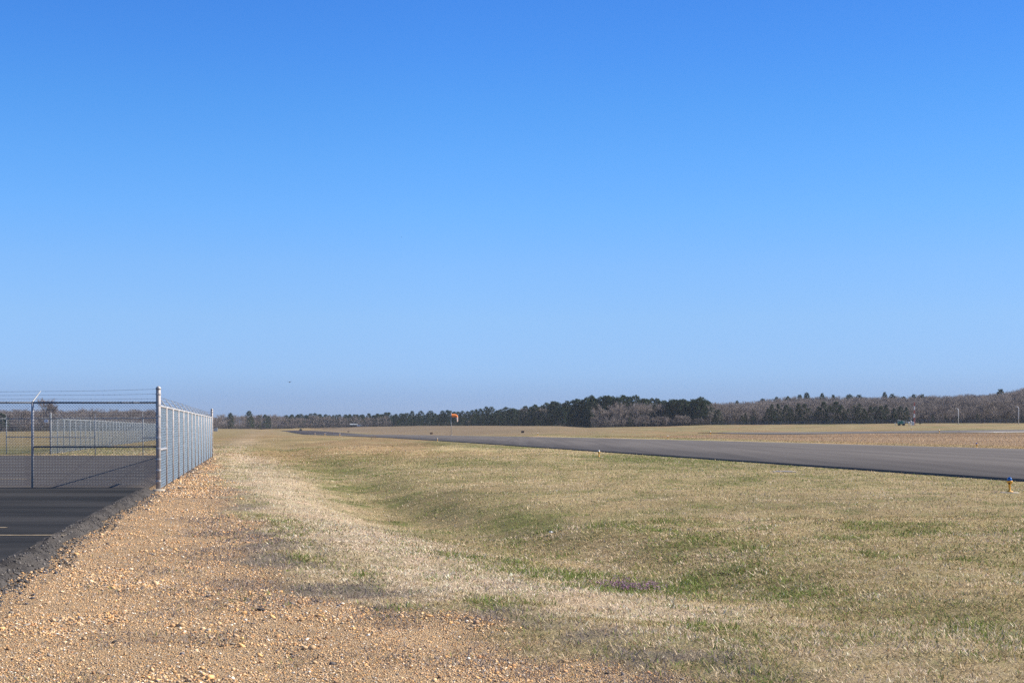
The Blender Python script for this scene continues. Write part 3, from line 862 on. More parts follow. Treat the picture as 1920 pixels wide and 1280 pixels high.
def bare_proto(seed, spread=.55, levels=5, forks=(3, 3, 3, 3, 2), upright=.35, tw=.0034):
    """unit-height leafless tree: trunk mesh and twig-crown mesh"""
    rs = np.random.default_rng(seed)
    tr0, tr1, trr = [], [], []
    cr0, cr1, crr = [], [], []
    def grow(p, d, L, r, lev):
        n = 2
        q = p
        for _ in range(n):
            d = d + rs.normal(0, .10, 3); d[2] += .05; d /= np.linalg.norm(d)
            e = q + d * L / n
            (tr0 if lev < 1 else cr0).append(q); (tr1 if lev < 1 else cr1).append(e)
            (trr if lev < 1 else crr).append(r)
            q = e
            if lev >= 2 and lev < levels:      # side twigs
                a_ = rot_about(d, rs.normal(size=3), rs.uniform(.5, 1.0))
                cr0.append(q); cr1.append(q + a_ * L * .7); crr.append(tw * .8)
        if lev < levels:
            for k in range(forks[lev]):
                ax_ = np.cross(d, rs.normal(size=3)); nd = rot_about(d, ax_, rs.uniform(.25, spread + .25))
                nd[2] += upright * (.6 if lev < 2 else .25); nd /= np.linalg.norm(nd)
                start = p + (q - p) * rs.uniform(.62, 1.0) if k else q
                grow(start, nd, L * rs.uniform(.62, .86), max(r * .58, tw), lev + 1)
    grow(np.zeros(3), np.array([0, 0, 1.0]), .27, .015, 0)
    for k in range(7):
        a_ = k * 2.4 + rs.random(); h_ = rs.uniform(.10, .30)
        grow(np.array([0, 0, h_]), np.array([math.cos(a_), math.sin(a_), .55]) / 1.14, .16, .006, 3)
    allz = max(max(x[2] for x in cr1), 1e-6)
    s = 1 / allz
    def pack(p0, p1, rr, n):
        p0, p1, rr = np.array(p0) * s, np.array(p1) * s, np.array(rr)
        d = p1 - p0; d /= np.linalg.norm(d, axis=1, keepdims=True) + 1e-9
        up = rs.normal(size=d.shape); e1 = np.cross(d, up); e1 /= np.linalg.norm(e1, axis=1, keepdims=True); e2 = np.cross(d, e1)
        V = []
        for P, f in ((p0, 1.0), (p1, .7)):
            for k in range(n):
                t = 2 * math.pi * k / n; V.append(P + (rr * f)[:, None] * (math.cos(t) * e1 + math.sin(t) * e2))
        V = np.stack(V, 1).reshape(-1, 3); b_ = np.arange(len(p0)) * 2 * n
        return V, np.concatenate([np.stack([b_ + k, b_ + (k + 1) % n, b_ + n + (k + 1) % n, b_ + n + k], -1) for k in range(n)])
    T = pack(tr0, tr1, trr, 6); Cw = pack(cr0, cr1, crr, 3)
    cc = np.array([.235, .198, .178]) * (1 + rs.normal(0, .12, (len(cr0), 1)))
    return T, Cw, np.repeat(cc, 6, 0)

def pine_proto(seed, low=.35, conical=.3, width=.26, clumps=70, tint=(.023, .047, .018)):
    rs = np.random.default_rng(seed)
    mb = MB()
    lean = rs.normal(0, .012, 2)
    mb.tube([(0, 0, -.03), (lean[0] * .5, lean[1] * .5, .5), (lean[0], lean[1], .97)], [.014, .010, .003], 6)
    V, Fc, C = [], [], []
    n = 0
    for i in range(clumps):
        t = (i + rs.random()) / clumps
        h = low + (1 - low) * t
        env = width * (1 - conical * t) * math.sqrt(max(0.03, 1 - max(0, (t - .42) / .60) ** 2)) * (.75 + .25 * min(1, t / .15))
        a_ = i * 2.399 + rs.normal(0, .5); r = env * rs.uniform(.25, 1.0) ** .6
        c = np.array([lean[0] * h + r * math.cos(a_), lean[1] * h + r * math.sin(a_), h + rs.normal(0, .012)])
        if r > .05 and i % 2 == 0:
            mb.tube([(lean[0] * h, lean[1] * h, h - .05), tuple(c)], [.005, .002], 4)
        cs = rs.uniform(.035, .07)
        tone = np.array(tint) * (rs.uniform(.75, 1.35)) + np.array([.012, .010, .0]) * rs.random()
        m_ = 26
        d = rs.normal(size=(m_, 3)); d /= np.linalg.norm(d, axis=1, keepdims=True)
        p = c + d * cs * rs.random((m_, 1)) ** .4 * np.array([1, 1, .62])
        e1 = rs.normal(size=(m_, 3)); e1 /= np.linalg.norm(e1, axis=1, keepdims=True)
        e2 = np.cross(d, e1); e2 /= np.linalg.norm(e2, axis=1, keepdims=True) + 1e-9
        sz = rs.uniform(.010, .020, (m_, 1))
        q4 = np.stack([p - e1 * sz, p + e2 * sz * .7, p + e1 * sz, p - e2 * sz * .7], 1)
        V.append(q4.reshape(-1, 3)); b_ = n + np.arange(m_) * 4
        Fc.append(np.stack([b_, b_ + 1, b_ + 2, b_ + 3], -1)); n += m_ * 4
        C.append(np.repeat(tone * rs.uniform(.85, 1.2, (m_, 1)), 4, 0))
    T = (np.array(mb.V), mb.F)
    return T, (np.concatenate(V), np.concatenate(Fc)), np.concatenate(C)

PROTO = {}
def make_proto(key, T, Cw, cc, cmat, bark):
    tm = mesh_np('trunk', T[0], T[1], bark).data if isinstance(T[1], np.ndarray) else None
    if tm is None: tm = mesh_np('trunk', T[0], T[1], bark).data
    cm_ = mesh_np('crown', Cw[0], Cw[1], cmat, col=cc).data
    for o in [o for o in bpy.data.objects if o.data in (tm, cm_)]:
        bpy.data.objects.remove(o)
    PROTO[key] = (tm, cm_, (Cw[0], Cw[1], cc))

for i in range(6):
    T, Cw, cc = bare_proto(100 + i, spread=.42 + .06 * (i % 3), upright=.3 + .1 * (i % 2))
    make_proto(('bare', i), T, Cw, cc, M['twigs'], M['palebark'] if i % 2 else M['bark'])
T, Cw, cc = bare_proto(131, spread=.62, levels=5, forks=(4, 4, 4, 4, 3), upright=.25, tw=.003)
make_proto(('round', 0), T, Cw, cc, M['twigs'], M['bark'])
for i in range(5):
    T, Cw, cc = pine_proto(200 + i, low=.14 + .04 * i, conical=.30, width=.23 + .015 * i, clumps=120)
    make_proto(('pine', i), T, Cw, cc, M['needles'], M['bark'])
for i in range(4):
    T, Cw, cc = pine_proto(300 + i, low=.05, conical=.72, width=.27 + .02 * i, clumps=80, tint=(.019, .041, .016))
    make_proto(('bushy', i), T, Cw, cc, M['needles'], M['bark'])
for i in range(3):
    T, Cw, cc = pine_proto(340 + i, low=.05, conical=.55, width=.36, clumps=60, tint=(.075, .052, .030))
    make_proto(('russet', i), T, Cw, cc, M['needles'], M['bark'])

NAMES = {'round': 'bare_tree', 'bare': 'bare_tree', 'pine': 'pine_tree', 'bushy': 'young_pine_tree', 'russet': 'russet_tree'}
CATS = {'round': 'bare tree', 'bare': 'bare tree', 'pine': 'pine tree', 'bushy': 'pine tree', 'russet': 'tree'}
COUNT = {}
def plant(kind, px, Y, ytop, label, group=None, wide=1.0, proto=None, hmin=3.0):
    X = xat(px, Y); z = tz(X, Y)
    ztop = CAMZ + (HZ - ytop) * Y / F
    h = max(ztop - z, hmin)
    ks = [k for k in PROTO if k[0] == kind]
    key = proto if proto else random.choice(ks)
    tm, cm_, _ = PROTO[key]
    root = empty(NAMES[kind], (X, Y, z - .05), random.random() * 6.283)
    w = h * wide * random.uniform(.88, 1.12)
    root.scale = (w, w, h)
    tag(root, label, CATS[kind], group)
    for nm, dt in (('trunk', tm), ('crown', cm_)):
        c = bpy.data.objects.new(nm, dt); COL.objects.link(c); c.parent = root
    COUNT[kind] = COUNT.get(kind, 0) + 1
    return root

def row(kind, x0, x1, step, dY, xs, ys, jit, label, group, wide=1.0, jy=8):
    px = x0 + random.random() * step
    while px < x1:
        Y = float(tree_y(px)) + dY + random.uniform(-jy, jy)
        plant(kind, px, Y, float(np.interp(px, xs, ys)) + random.uniform(-jit * .5, jit), label, group, wide)
        px += step * random.uniform(.65, 1.4)

# --- woods behind the enclosure, seen through the chain link
G1 = 'bare trees behind the chain link enclosure'
row('bare', -260, 405, 13, 4, [-300, 0, 300, 400], [766, 765, 769, 777], 9, 'bare grey tree in the wood behind the chain link enclosure', G1, 1.1)
plant('round', 76, 655, 743, 'round bare crown rising above the wood and the fence rail', None, .8)
plant('pine', 3, 600, 775, 'dark pine at the field edge behind the chain link fence', None, 1.6)
# --- left of the runway's far end
G2 = 'bare trees past the end post of the fence'
row('bare', 396, 520, 9, 3, [396, 450, 520], [778, 776, 776], 5, 'bare grey tree in the hazy wood past the fence end post', G2, 1.2)
for px_, yt_, k, lb in ((432, 774, 'pine', 'pine crown poking over the bare wood nearest the fence end post'), (467, 770.5, 'pine', 'tallest pine left of the small dark pine clump'), (474, 783, 'pine', 'shorter pine tucked under the tallest one by the pine clump'),
                        (485, 778, 'pine', 'first broad pine of the small dark clump past the fence'), (497, 777, 'pine', 'middle pine of the small dark clump past the fence'), (504, 780, 'pine', 'right hand pine closing the small dark clump past the fence')):
    plant(k, px_, float(tree_y(px_)) - 6 + random.uniform(-8, 8), yt_, lb, None, 1.1, ('pine', 0))
G3 = 'bare trees beyond the far end of the runway'
row('bare', 510, 742, 8, 2, [510, 600, 740], [777, 779, 780], 5, 'bare grey tree in the wood beyond the far end of the runway', G3, 1.3)
G4 = 'pine tops over the bare wood beyond the runway end'
row('pine', 530, 745, 8.5, 30, [530, 740], [777, 774], 4, 'dark pine top over the bare wood beyond the runway end', G4, 1.3)
# --- dense dark pine stand behind the windsock
TX = [730, 760, 800, 830, 850, 870, 900, 930, 950, 975, 1000, 1020, 1050, 1090, 1130, 1170, 1200, 1245]
TYP = [774, 772, 771, 772, 768, 767, 762, 765, 765, 764, 760, 757, 752, 747, 743, 743, 745, 750]
G5 = 'pines of the dense dark stand behind the windsock'
LB5 = 'tall dark green pine in the dense stand behind the windsock'
row('pine', 738, 1115, 8, 22, TX, TYP, 5, LB5, G5, 1.25, 10)
G6 = 'low dense pines edging the dark stand'
row('bushy', 738, 1112, 10, 0, TX, [y + 9 + (798 - y) * .28 for y in TYP], 6, 'low dense young pine along the foot of the dark stand', G6, 1.35, 6)
row('pine', 1105, 1250, 8, 40, TX, TYP, 5, 'tall pine behind the pale bare trees right of the dense stand', 'tall pines behind the pale bare trees', 1.2, 10)
row('bare', 968, 1042, 13, 34, [968, 1000, 1042], [765, 759, 757], 3, 'pale bare crown showing among the dark pines of the stand', 'bare crowns among the dark pines', 1.2)
G7 = 'pale bare trees right of the dense pine stand'
row('bare', 1112, 1262, 10, 2, [1112, 1140, 1180, 1262], [775, 757, 752, 757], 8, 'pale bare tree in front of pines right of the dense stand', G7, 1.25)
row('bare', 1108, 1335, 9, -10, [1108, 1335], [781, 778], 7, 'low pale bare sapling along the wood edge by the pine cluster', 'pale saplings along the wood edge', 1.3)
for px_, yt_ in ((1228, 758), (1234, 770)):
    plant('bushy', px_, 792, yt_, 'conical cedar left of the tall pine cluster' if px_ < 1230 else 'smaller cedar close beside the conical one', None, 1.1)
for px_, yt_ in ((1180, 783), (1186, 787), (1208, 785)):
    plant('bushy', px_, 785, yt_, {1180: 'low green shrub pine under the pale bare trees', 1186: 'smallest shrub pine beside another under bare trees', 1208: 'low shrub pine between pale saplings and the conical cedar'}[px_], None, 1.4)
G8 = 'tall pines of the rounded cluster at mid picture right'
row('pine', 1242, 1330, 8, 10, [1242, 1262, 1290, 1305, 1318, 1330], [757, 749, 751, 745, 746, 753], 3, 'tall pine in the rounded dark cluster among bare trees', G8, 1.45, 8)
# --- bare slope and its front pines
G9 = 'bare trees on the slope behind the taxiway'
row('bare', 1325, 1560, 10, 10, [1325, 1400, 1500, 1560], [757, 757, 757, 757], 10, 'bare brown tree on the wooded slope behind the taxiway', G9, 1.2, 14)
row('russet', 1330, 1420, 16, -4, [1330, 1420], [776, 780], 6, 'russet leaved small tree at the wood edge behind the taxiway', 'russet small trees at the wood edge', 1.1)
G10 = 'dark pines in the row behind the taxiway'
LB10 = 'dark bushy pine in the row behind the taxiway'
for px_, yt_, w in ((1347, 768, 1.5), (1340, 777, 1.3), (1398, 774, 1.2), (1412, 768, 1.4), (1440, 766, 1.2), (1447, 758, 1.25), (1459, 757, 1.3), (1453, 776, 1.9), (1475, 759, 1.5), (1482, 764, 1.2), (1497, 757, 1.3), (1508, 757, 1.5), (1519, 765, 1.2),
                    (1535, 762, 1.1), (1544, 753, 1.6), (1556, 760, 1.4), (1568, 753, 1.7), (1577, 759, 1.4), (1590, 766, 1.2), (1601, 760, 1.2), (1611, 757, 1.5), (1620, 766, 1.5), (1632, 762, 1.3), (1642, 763, 1.5), (1651, 761, 1.4), (1662, 759, 1.3), (1676, 765, 1.3), (1688, 762, 1.5), (1699, 763, 1.1)):
    plant('bushy', px_, float(tree_y(px_)) - random.uniform(0, 14), yt_, LB10, G10, w * 1.05)
row('bushy', 1380, 1680, 15, -8, [1380, 1680], [778, 777], 8, 'low young pine filling the row behind the taxiway', 'low pines filling the row behind the taxiway', 1.8, 5)
for px_ in (1592, 1560, 1528, 1640):
    plant('bare', px_, float(tree_y(px_)) - 14, 772, 'small pale bare tree in front of the dark pine row', 'small bare trees in front of the pine row', 1.5)
G11 = 'bare trees behind the dark pine row'
row('bare', 1560, 1730, 10, 16, [1560, 1730], [752, 756], 10, 'bare brown tree standing behind the dark pine row', G11, 1.2, 14)
# --- bare wood at the right
G12 = 'bare trees in the wood behind the light poles'
row('bare', 1700, 2240, 11, 2, [1700, 1760, 1830, 1900, 2240], [764, 758, 750, 740, 736], 14, 'bare dark tree in the wood behind the light poles', G12, 1.15, 12)
row('russet', 1745, 1900, 34, 2, [1745, 1900], [772, 770], 8, 'dull russet small tree in the wood behind the light poles', 'russet small trees behind the light poles', 1.0)
row('bushy', 1730, 2200, 36, 0, [1730, 2200], [778, 776], 6, 'dark evergreen low in the wood behind the light poles', 'dark evergreens low in the bare wood', 1.2)
G13 = 'lone pine tops on the skyline of the bare ridge'
for px_, yt_ in ((1382, 748), (1430, 746), (1456, 742), (1477, 740), (1500, 737), (1513, 733), (1541, 735), (1562, 738), (1592, 736), (1611, 739), (1658, 732), (1673, 737), (1694, 741), (1713, 736), (1729, 736), (1877, 727)):
    plant('pine', px_, float(tree_y(px_)) + 230, yt_ + 2.5 + random.uniform(-1, 1.5), 'lone dark pine top breaking the skyline of the bare ridge' if px_ < 1800 else 'dark pine top on the skyline near the right light pole', G13 if px_ < 1800 else None, random.uniform(.7, 1.1))
print('TREES', COUNT, max(o.location.z + o.scale.z for o in bpy.data.objects if o.type == 'EMPTY'), GZ.max())

# --- uncounted mass of trees behind, and brush along the foot of the woods: merged stuff
def mass(name, items, label, mat):
    Vs, Fs, Cs, n = [], [], [], 0
    for key, X, Y, z, h, w in items:
        v, f, c = PROTO[key][2]
        a_ = random.random() * 6.283; ca, sa = math.cos(a_), math.sin(a_)
        V = np.stack([(v[:, 0] * ca - v[:, 1] * sa) * h * w + X, (v[:, 0] * sa + v[:, 1] * ca) * h * w + Y, v[:, 2] * h + z], -1)
        Vs.append(V); Fs.append(f + n); Cs.append(c * random.uniform(.85, 1.15)); n += len(v)
    o = mesh_np(name, np.concatenate(Vs), np.concatenate(Fs), mat, col=np.concatenate(Cs))
    return tag(o, label, kind='stuff')
PX2 = [-300, 0, 300, 400, 480, 560, 740, 850, 950, 1050, 1130, 1250, 1330, 1400, 1450, 1500, 1600, 1700, 1780, 1850, 1920, 2300]
TY2 = [766, 765, 767, 778, 777, 777, 777, 775, 770, 762, 757, 757, 754, 751, 746, 742, 741, 741, 738, 737, 726, 722]
items = []
for dY, step, fr in ((14, 7, .42), (26, 6, .5), (38, 6, .55), (60, 7, .6)):
    px_ = -300.0
    while px_ < 2300:
        Y = float(tree_y(px_)) + dY + random.uniform(-6, 6); X = xat(px_, Y); z = tz(X, Y)
        h = (CAMZ + (HZ - float(np.interp(px_, PX2, TY2)) - 3) * Y / F - z) * fr * random.uniform(.6, 1.1)
        items.append((('bare', random.randrange(6)), X, Y, z - h * .12, h, random.uniform(1.2, 1.7)))
        px_ += step * random.uniform(.6, 1.4)
for dY, drop, step in ((45, 7, 9), (95, 5, 8.5), (150, 3, 8), (210, 1.5, 7.5), (265, 0, 7)):
    px_ = -300.0
    while px_ < 2300:
        Y = float(tree_y(px_)) + dY + random.uniform(-18, 18); X = xat(px_, Y); z = tz(X, Y)
        yt = float(np.interp(px_, PX2, TY2)) + drop + random.uniform(-1.5, 5)
        h = CAMZ + (HZ - yt) * Y / F - z
        if h > 3: items.append((('bare', random.randrange(6)), X, Y, z, h, random.uniform(1.0, 1.5)))
        px_ += step * random.uniform(.6, 1.4) * (1 if px_ > 500 else 1.3)
pitems = [];  keep = []
for it in items:
    pxi = 960 + F * it[1] / it[2]
    if 738 < pxi < 1108 and random.random() < .93 or (1108 < pxi < 1245 and it[2] - tree_y(pxi) > 80 and random.random() < .5) or (540 < pxi < 738 and it[2] - tree_y(pxi) > 90 and random.random() < .6):
        pitems.append(((random.choice(['pine', 'bushy']) if it[4] < 9 else 'pine', random.randrange(4)),) + it[1:4] + (it[4], it[5] * 1.0))
    else: keep.append(it)
items = keep
mass('pine_woods', pitems, 'mass of dark pines behind the front rows of the stand', M['needles'])
mass('woods', items, 'mass of bare grey brown trees of the far woods', M['twigs'])

def brush():
    n = 80000
    px_ = rng.uniform(-260, 2200, n); Y = tree_y(px_) + rng.uniform(-6, 30, n); X = xat(px_, Y); Z = terrain(X, Y)
    pin = ((px_ > 738) & (px_ < 1108))
    L = rng.uniform(.8, 4.6, n) * np.where(pin, .7, 1); az = rng.random(n) * 6.283; ti = np.abs(rng.normal(.35, .3, n))
    d = np.stack([np.cos(az) * np.sin(ti), np.sin(az) * np.sin(ti), np.cos(ti)], -1)
    s = np.stack([np.cos(az + 1.57), np.sin(az + 1.57), 0 * az], -1) * rng.uniform(.03, .09, n)[:, None]
    P = np.stack([X, Y, Z], -1)
    V = np.stack([P - s, P + s, P + d * L[:, None]], 1).reshape(-1, 3)
    c = np.array([.095, .076, .064]) * (.6 + .8 * rng.random(n))[:, None]
    gsel = rng.random(n) < np.where(pin, .6, .12)
    c[gsel] = np.array([.045, .06, .03])
    b_ = np.arange(n) * 3
    return mesh_np('undergrowth', V, np.stack([b_, b_ + 1, b_ + 2], -1), M['twigs'], col=np.repeat(c, 3, 0))
tag(brush(), 'tangled brush along the foot of the distant woods', kind='stuff')

# ------------------------------------------------------------------ airfield lights
def edge_light(lens_mat):
    root = empty('edge_light')
    MB().lathe([(.22, -.12), (.22, .006), (.20, .016), (.02, .018)], 18).build('concrete_pad', M['concrete'], root)
    MB().lathe([(.085, .02), (.085, .035), (.035, .05), (.028, .06), (.028, .21), (.036, .215)], 14).build('stem', M['yellow'], root, True)
    h = MB().lathe([(.034, .205), (.050, .225), (.064, .25), (.070, .275), (.070, .292), (.052, .296)], 14).build('lamp_holder', M['yellow'], root, True)
    MB().tube([(-.07, -.01, .262), (-.048, -.01, .262)], .012, 8).build('clamp_screw', M['yellow'], h)
    MB().box((-.03, -.05, .225), (.035, .03, .04), .006).build('cable_plug', M['black'], root)
    MB().lathe([(.058, .293), (.058, .302), (.053, .305), (.053, .325), (.046, .352), (.030, .371), (.006, .38)], 14).build('lens', lens_mat, root, True)
    return root
GE = 'low edge lights beside the runway'
spots = []
lb = ['blue topped yellow edge light on a round pad at the right of the turf', 'yellow edge light on a pale round pad before the dark runway lip', 'small yellow edge light by the runway lip below the windsock',
      'blue topped edge light standing alone on the far runway side before the brown field', 'pale edge light on the far runway side at the start of the brown field']
def place_light(src, x, y, label, s=1.0):
    src.location = (x, y, tz(x, y)); tag(src, label, 'runway light', GE); src.scale = (s, s, s)
blue = edge_light(M['lens'])
x, y, z = ground_at(1893, 923.5); place_light(blue, x, y, lb[0])
clear = edge_light(M['clear_lens'])
x, y, z = ground_at(1123, 856.5); place_light(clear, x, y, lb[1])
c = copy_tree(clear); x, y, z = ground_at(820, 827); place_light(c, x, y, lb[2])
c = copy_tree(blue); Y = 55.0 / ((1831 - 960) / F + SK); place_light(c, xat(1831, Y), Y, lb[3], 1.1)
c = copy_tree(clear); Y = 55.3 / ((1252 - 960) / F + SK); place_light(c, xat(1252, Y), Y, lb[4], 1.3)
for px_, lbl in ((1008, 'tiny pale edge light right of the dark box on the far runway side'),):
    c = copy_tree(clear); Y = 55.6 / ((px_ - 960) / F + SK); place_light(c, xat(px_, Y), Y, lbl, 1.6)
for px_, py_, lbl in ((590.5, 814.5, 'white speck of light nearest the far end of the dark runway stretch'), (609, 815, 'white speck of light between two others on the dark runway stretch'), (637, 815.6, 'white speck of an edge light where the far dark runway turns grey')):
    Y = 21.6 / ((px_ - 960) / F + SK); c = copy_tree(clear); place_light(c, xat(px_, Y), Y, lbl, 2.0)
for px_, Y_, lbl in ((1332, 262, 'whitish edge light at the tip of the distant taxiway'), (1761, 264, 'yellowish edge light before the taxiway left of the pale pavement'), (1709, 345, 'pale yellow light in the verge below the mast')):
    c = copy_tree(clear); place_light(c, xat(px_, Y_), Y_, lbl, 2.0)

# wooden stakes by the runway
for k, (px_, py_) in enumerate(((696.5, 823), (699.5, 823), (701.8, 822), (704, 822.5))):
    x, y, z = ground_at(px_, py_)
    mb = MB().tube([(0, 0, -.1), (random.gauss(0, .02), 0, .40 + .12 * (k == 2))], .03, 6)
    o = mb.build('wooden_stake', M['wood']); o.location = (x, y, z)
    tag(o, 'thin brown wooden stake in the little cluster before the runway', 'stake', 'wooden stakes before the runway')

# windsock
Yw = 60.5 / ((846 - 960) / F + SK); Xw = xat(846, Yw); zw = tz(Xw, Yw)
root = tag(empty('windsock', (Xw, Yw, zw)), 'orange windsock drooping from a pale pole beyond the runway', 'windsock')
sc = Yw / F
H = (815.8 - 772) * sc
MB().lathe([(.45, -.2), (.45, .06), (.4, .09)], 14).build('base', M['concrete'], root)
MB().tube([(0, 0, 0), (0, 0, H * .5), (0, 0, H)], [.10, .085, .06], 8).build('pole', M['galv'], root, True)
zc = H - (778.5 - 772) * sc
fr = MB()
fr.tube([(.0, 0, zc + .5), (.14, 0, zc + .5)], .03, 6)
ringp = [(.14, .48 * math.cos(t), zc + .48 * math.sin(t)) for t in np.linspace(0, 2 * math.pi, 17)]
fr.tube(ringp, .03, 6, False)
fr.build('frame_ring', M['galv'], root)
def sock(x0, seg, r0, r1, drop0, drop1, name, mat):
    pass
prof = [(.15, .00, .48), (.6, -.01, .46), (1.1, -.03, .43), (1.5, -.07, .40), (1.72, -.20, .36), (1.84, -.55, .30), (1.88, -1.0, .25), (1.90, -1.5, .22), (1.90, -1.95, .19)]
def sock_piece(a_, b_, name, mat):
    mb = MB(); pts = prof[a_:b_ + 1]; n = 14; vs = []; fs = []
    for i, (x_, dz, r) in enumerate(pts):
        k = a_ + i; p0 = prof[max(k - 1, 0)]; p1 = prof[min(k + 1, len(prof) - 1)]
        t = np.array([p1[0] - p0[0], 0, p1[1] - p0[1]]); t /= np.linalg.norm(t); nn = np.array([-t[2], 0, t[0]])
        for j in range(n):
            th = 2 * math.pi * j / n; rr = r * (1 + .08 * math.sin(3 * th + k))
            vs.append(np.array([x_, 0, zc + dz]) + rr * (math.cos(th) * nn + .9 * math.sin(th) * np.array([0, 1, 0])))
    for i in range(len(pts) - 1):
        for j in range(n):
            fs.append([i * n + j, i * n + (j + 1) % n, (i + 1) * n + (j + 1) % n, (i + 1) * n + j])
    mb.add(vs, fs); return mb.build(name, mat, root, True)
sock_piece(0, 5, 'sock', M['orange']); sock_piece(5, 8, 'sock_tail', M['faded'])

# dark box of an airfield sign seen from behind
x, y, z = ground_at(980, 811.8); s = y / F
root = tag(empty('sign_box', (x, y, z)), 'small dark brown sign box on short legs beyond the runway', 'sign')
w, h = 5.6 * s, 3.6 * s
MB().box((0, 0, .12 + h / 2), (w, .35, h), .05).build('box', M['darkbox'], root)
for sx in (-1, 1): MB().tube([(sx * w * .35, 0, -.1), (sx * w * .35, 0, .14)], .05, 8).build('leg', M['galv'], root)
MB().box((.0, -.17, .13 + h + .02), (w * .96, .06, .05), .01).build('lid_trim', M['galv_brown'], root)
x, y, z = ground_at(653.5, 810); s = y / F
root = tag(empty('sign_box', (x, y, z)), 'tiny brown sign box in the pale field left of the stakes', 'sign')
MB().box((0, 0, .15 + 1.0 * s), (4 * s, .35, 2.0 * s), .05).build('box', M['wood'], root)
for sx in (-1, 1): MB().tube([(sx * 1.4 * s, 0, -.1), (sx * 1.4 * s, 0, .2)], .06, 8).build('leg', M['galv'], root)

# shrubs out in the field
def shrub(px_, py_, wpx, label, tint):
    x, y, z = ground_at(px_, py_); s = y / F; r = wpx * s / 2
    root = tag(empty('shrub', (x, y, z)), label, 'shrub')
    mb = MB()
    for k in range(5):
        a_ = k * 1.3; mb.tube([(0, 0, -.05), (r * .6 * math.cos(a_), r * .6 * math.sin(a_), r * .9)], [.05, .02], 5)
    mb.build('stems', M['bark'], root)
    n = 420; d = rng.normal(size=(n, 3)); d /= np.linalg.norm(d, axis=1, keepdims=True)
    P = d * rng.random((n, 1)) ** .4 * np.array([r, r, r * .62]) * (.8 + .4 * vnoise(d[:, 0] * 3 + 5, d[:, 1] * 3, 9))[:, None]; P[:, 2] = np.abs(P[:, 2] + r * .45)
    e1 = rng.normal(size=(n, 3)); e1 /= np.linalg.norm(e1, axis=1, keepdims=True); e2 = np.cross(e1, d)
    sz = r * .16
    V = np.stack([P - e1 * sz, P + e2 * sz, P + e1 * sz, P - e2 * sz], 1).reshape(-1, 3); b_ = np.arange(n) * 4
    mesh_np('foliage', V, np.stack([b_, b_ + 1, b_ + 2, b_ + 3], -1), M['needles'], root, col=np.repeat(np.array(tint) * (.7 + .6 * rng.random((n, 1))), 4, 0))
shrub(564, 806.8, 6, 'small dark shrub at the far dark runway stretch', (.05, .055, .03))
shrub(809, 813.6, 6.5, 'low brown shrub beyond the runway left of the windsock', (.16, .10, .06))
shrub(1755 - 30, 794.5, 4, 'little dark bush right of the red and white mast', (.03, .035, .03))

# concrete slab in the turf, pale headwall, litter
x, y, z = ground_at(1470, 885)
root = tag(empty('concrete_slab', (x, y, z + .0)), 'pale flat concrete drain cover in the turf near the runway lip', 'slab')
MB().box((0, 0, .0), (.8, .5, .07), .015).build('frame', M['concrete'], root)
MB().box((0, 0, .042), (.55, .36, .014), .004).build('cover', M['galv_brown'], root)
x, y, z = ground_at(404, 808); s = y / F
root = tag(empty('drain_headwall', (x, y, z)), 'low pale sloping drain headwall just past the fence end post', 'headwall')
w = 8 * s
mb = MB(); mb.add([(-w / 2, 0, -.2), (w / 2, 0, -.2), (w / 2, 0, 7.5 * s), (-w * .0, 0, 6.2 * s), (-w / 2, 0, 3.0 * s), (-w / 2, .3, -.2), (w / 2, .3, -.2), (w / 2, .3, 7.5 * s), (0, .3, 6.2 * s), (-w / 2, .3, 3.0 * s)],
                [[0, 1, 2, 3, 4], [9, 8, 7, 6, 5], [4, 3, 8, 9], [3, 2, 7, 8], [2, 1, 6, 7], [0, 4, 9, 5]])
mb.build('wall', M['tin'], root)
x, y, z = ground_at(1033, 1003)
n = 7; vs = []
for j in range(n):
    for i in range(n):
        vs.append(((i / 6 - .5) * .06 + random.gauss(0, .005), (j / 6 - .5) * .05 + random.gauss(0, .006), .03 + random.random() * .03))
fs = [[j * n + i, j * n + i + 1, (j + 1) * n + i + 1, (j + 1) * n + i] for j in range(n - 1) for i in range(n - 1)]
o = mesh_np('litter_scrap', np.array(vs), fs, M['white']); o.location = (x, y, z + .01)
sm = o.modifiers.new('thick', 'SOLIDIFY'); sm.thickness = .002
tag(o, 'crumpled white scrap of litter on the straw slope', 'litter')

# light poles
def light_pole(px_, base, top, label, Y_):
    X = xat(px_, Y_); z = tz(X, Y_); s = Y_ / F
    H = CAMZ + (HZ - top) * s - z
    root = tag(empty('light_pole', (X, Y_, z)), label, 'light pole', 'light poles before the wood')
    MB().lathe([(.3, -.2), (.3, .25), (.26, .28)], 10).build('base', M['concrete'], root)
    MB().tube([(0, 0, .2), (0, 0, H - .9), (-.12, 0, H - .35), (-.5, 0, H - .08), (-.75, 0, H)], [.19, .15, .11, .09, .08], 8).build('pole', M['white'], root, True)
    MB().box((-1.05, 0, H - .02), (.85, .38, .20), .07).build('lamp_head', M['white'], root)
light_pole(1797, 793, 765.5, 'grey light pole nearer the mast with its lamp head to one side', 600)
light_pole(1910, 792, 762, 'grey light pole at the extreme edge of the picture with a white lamp head', 590)

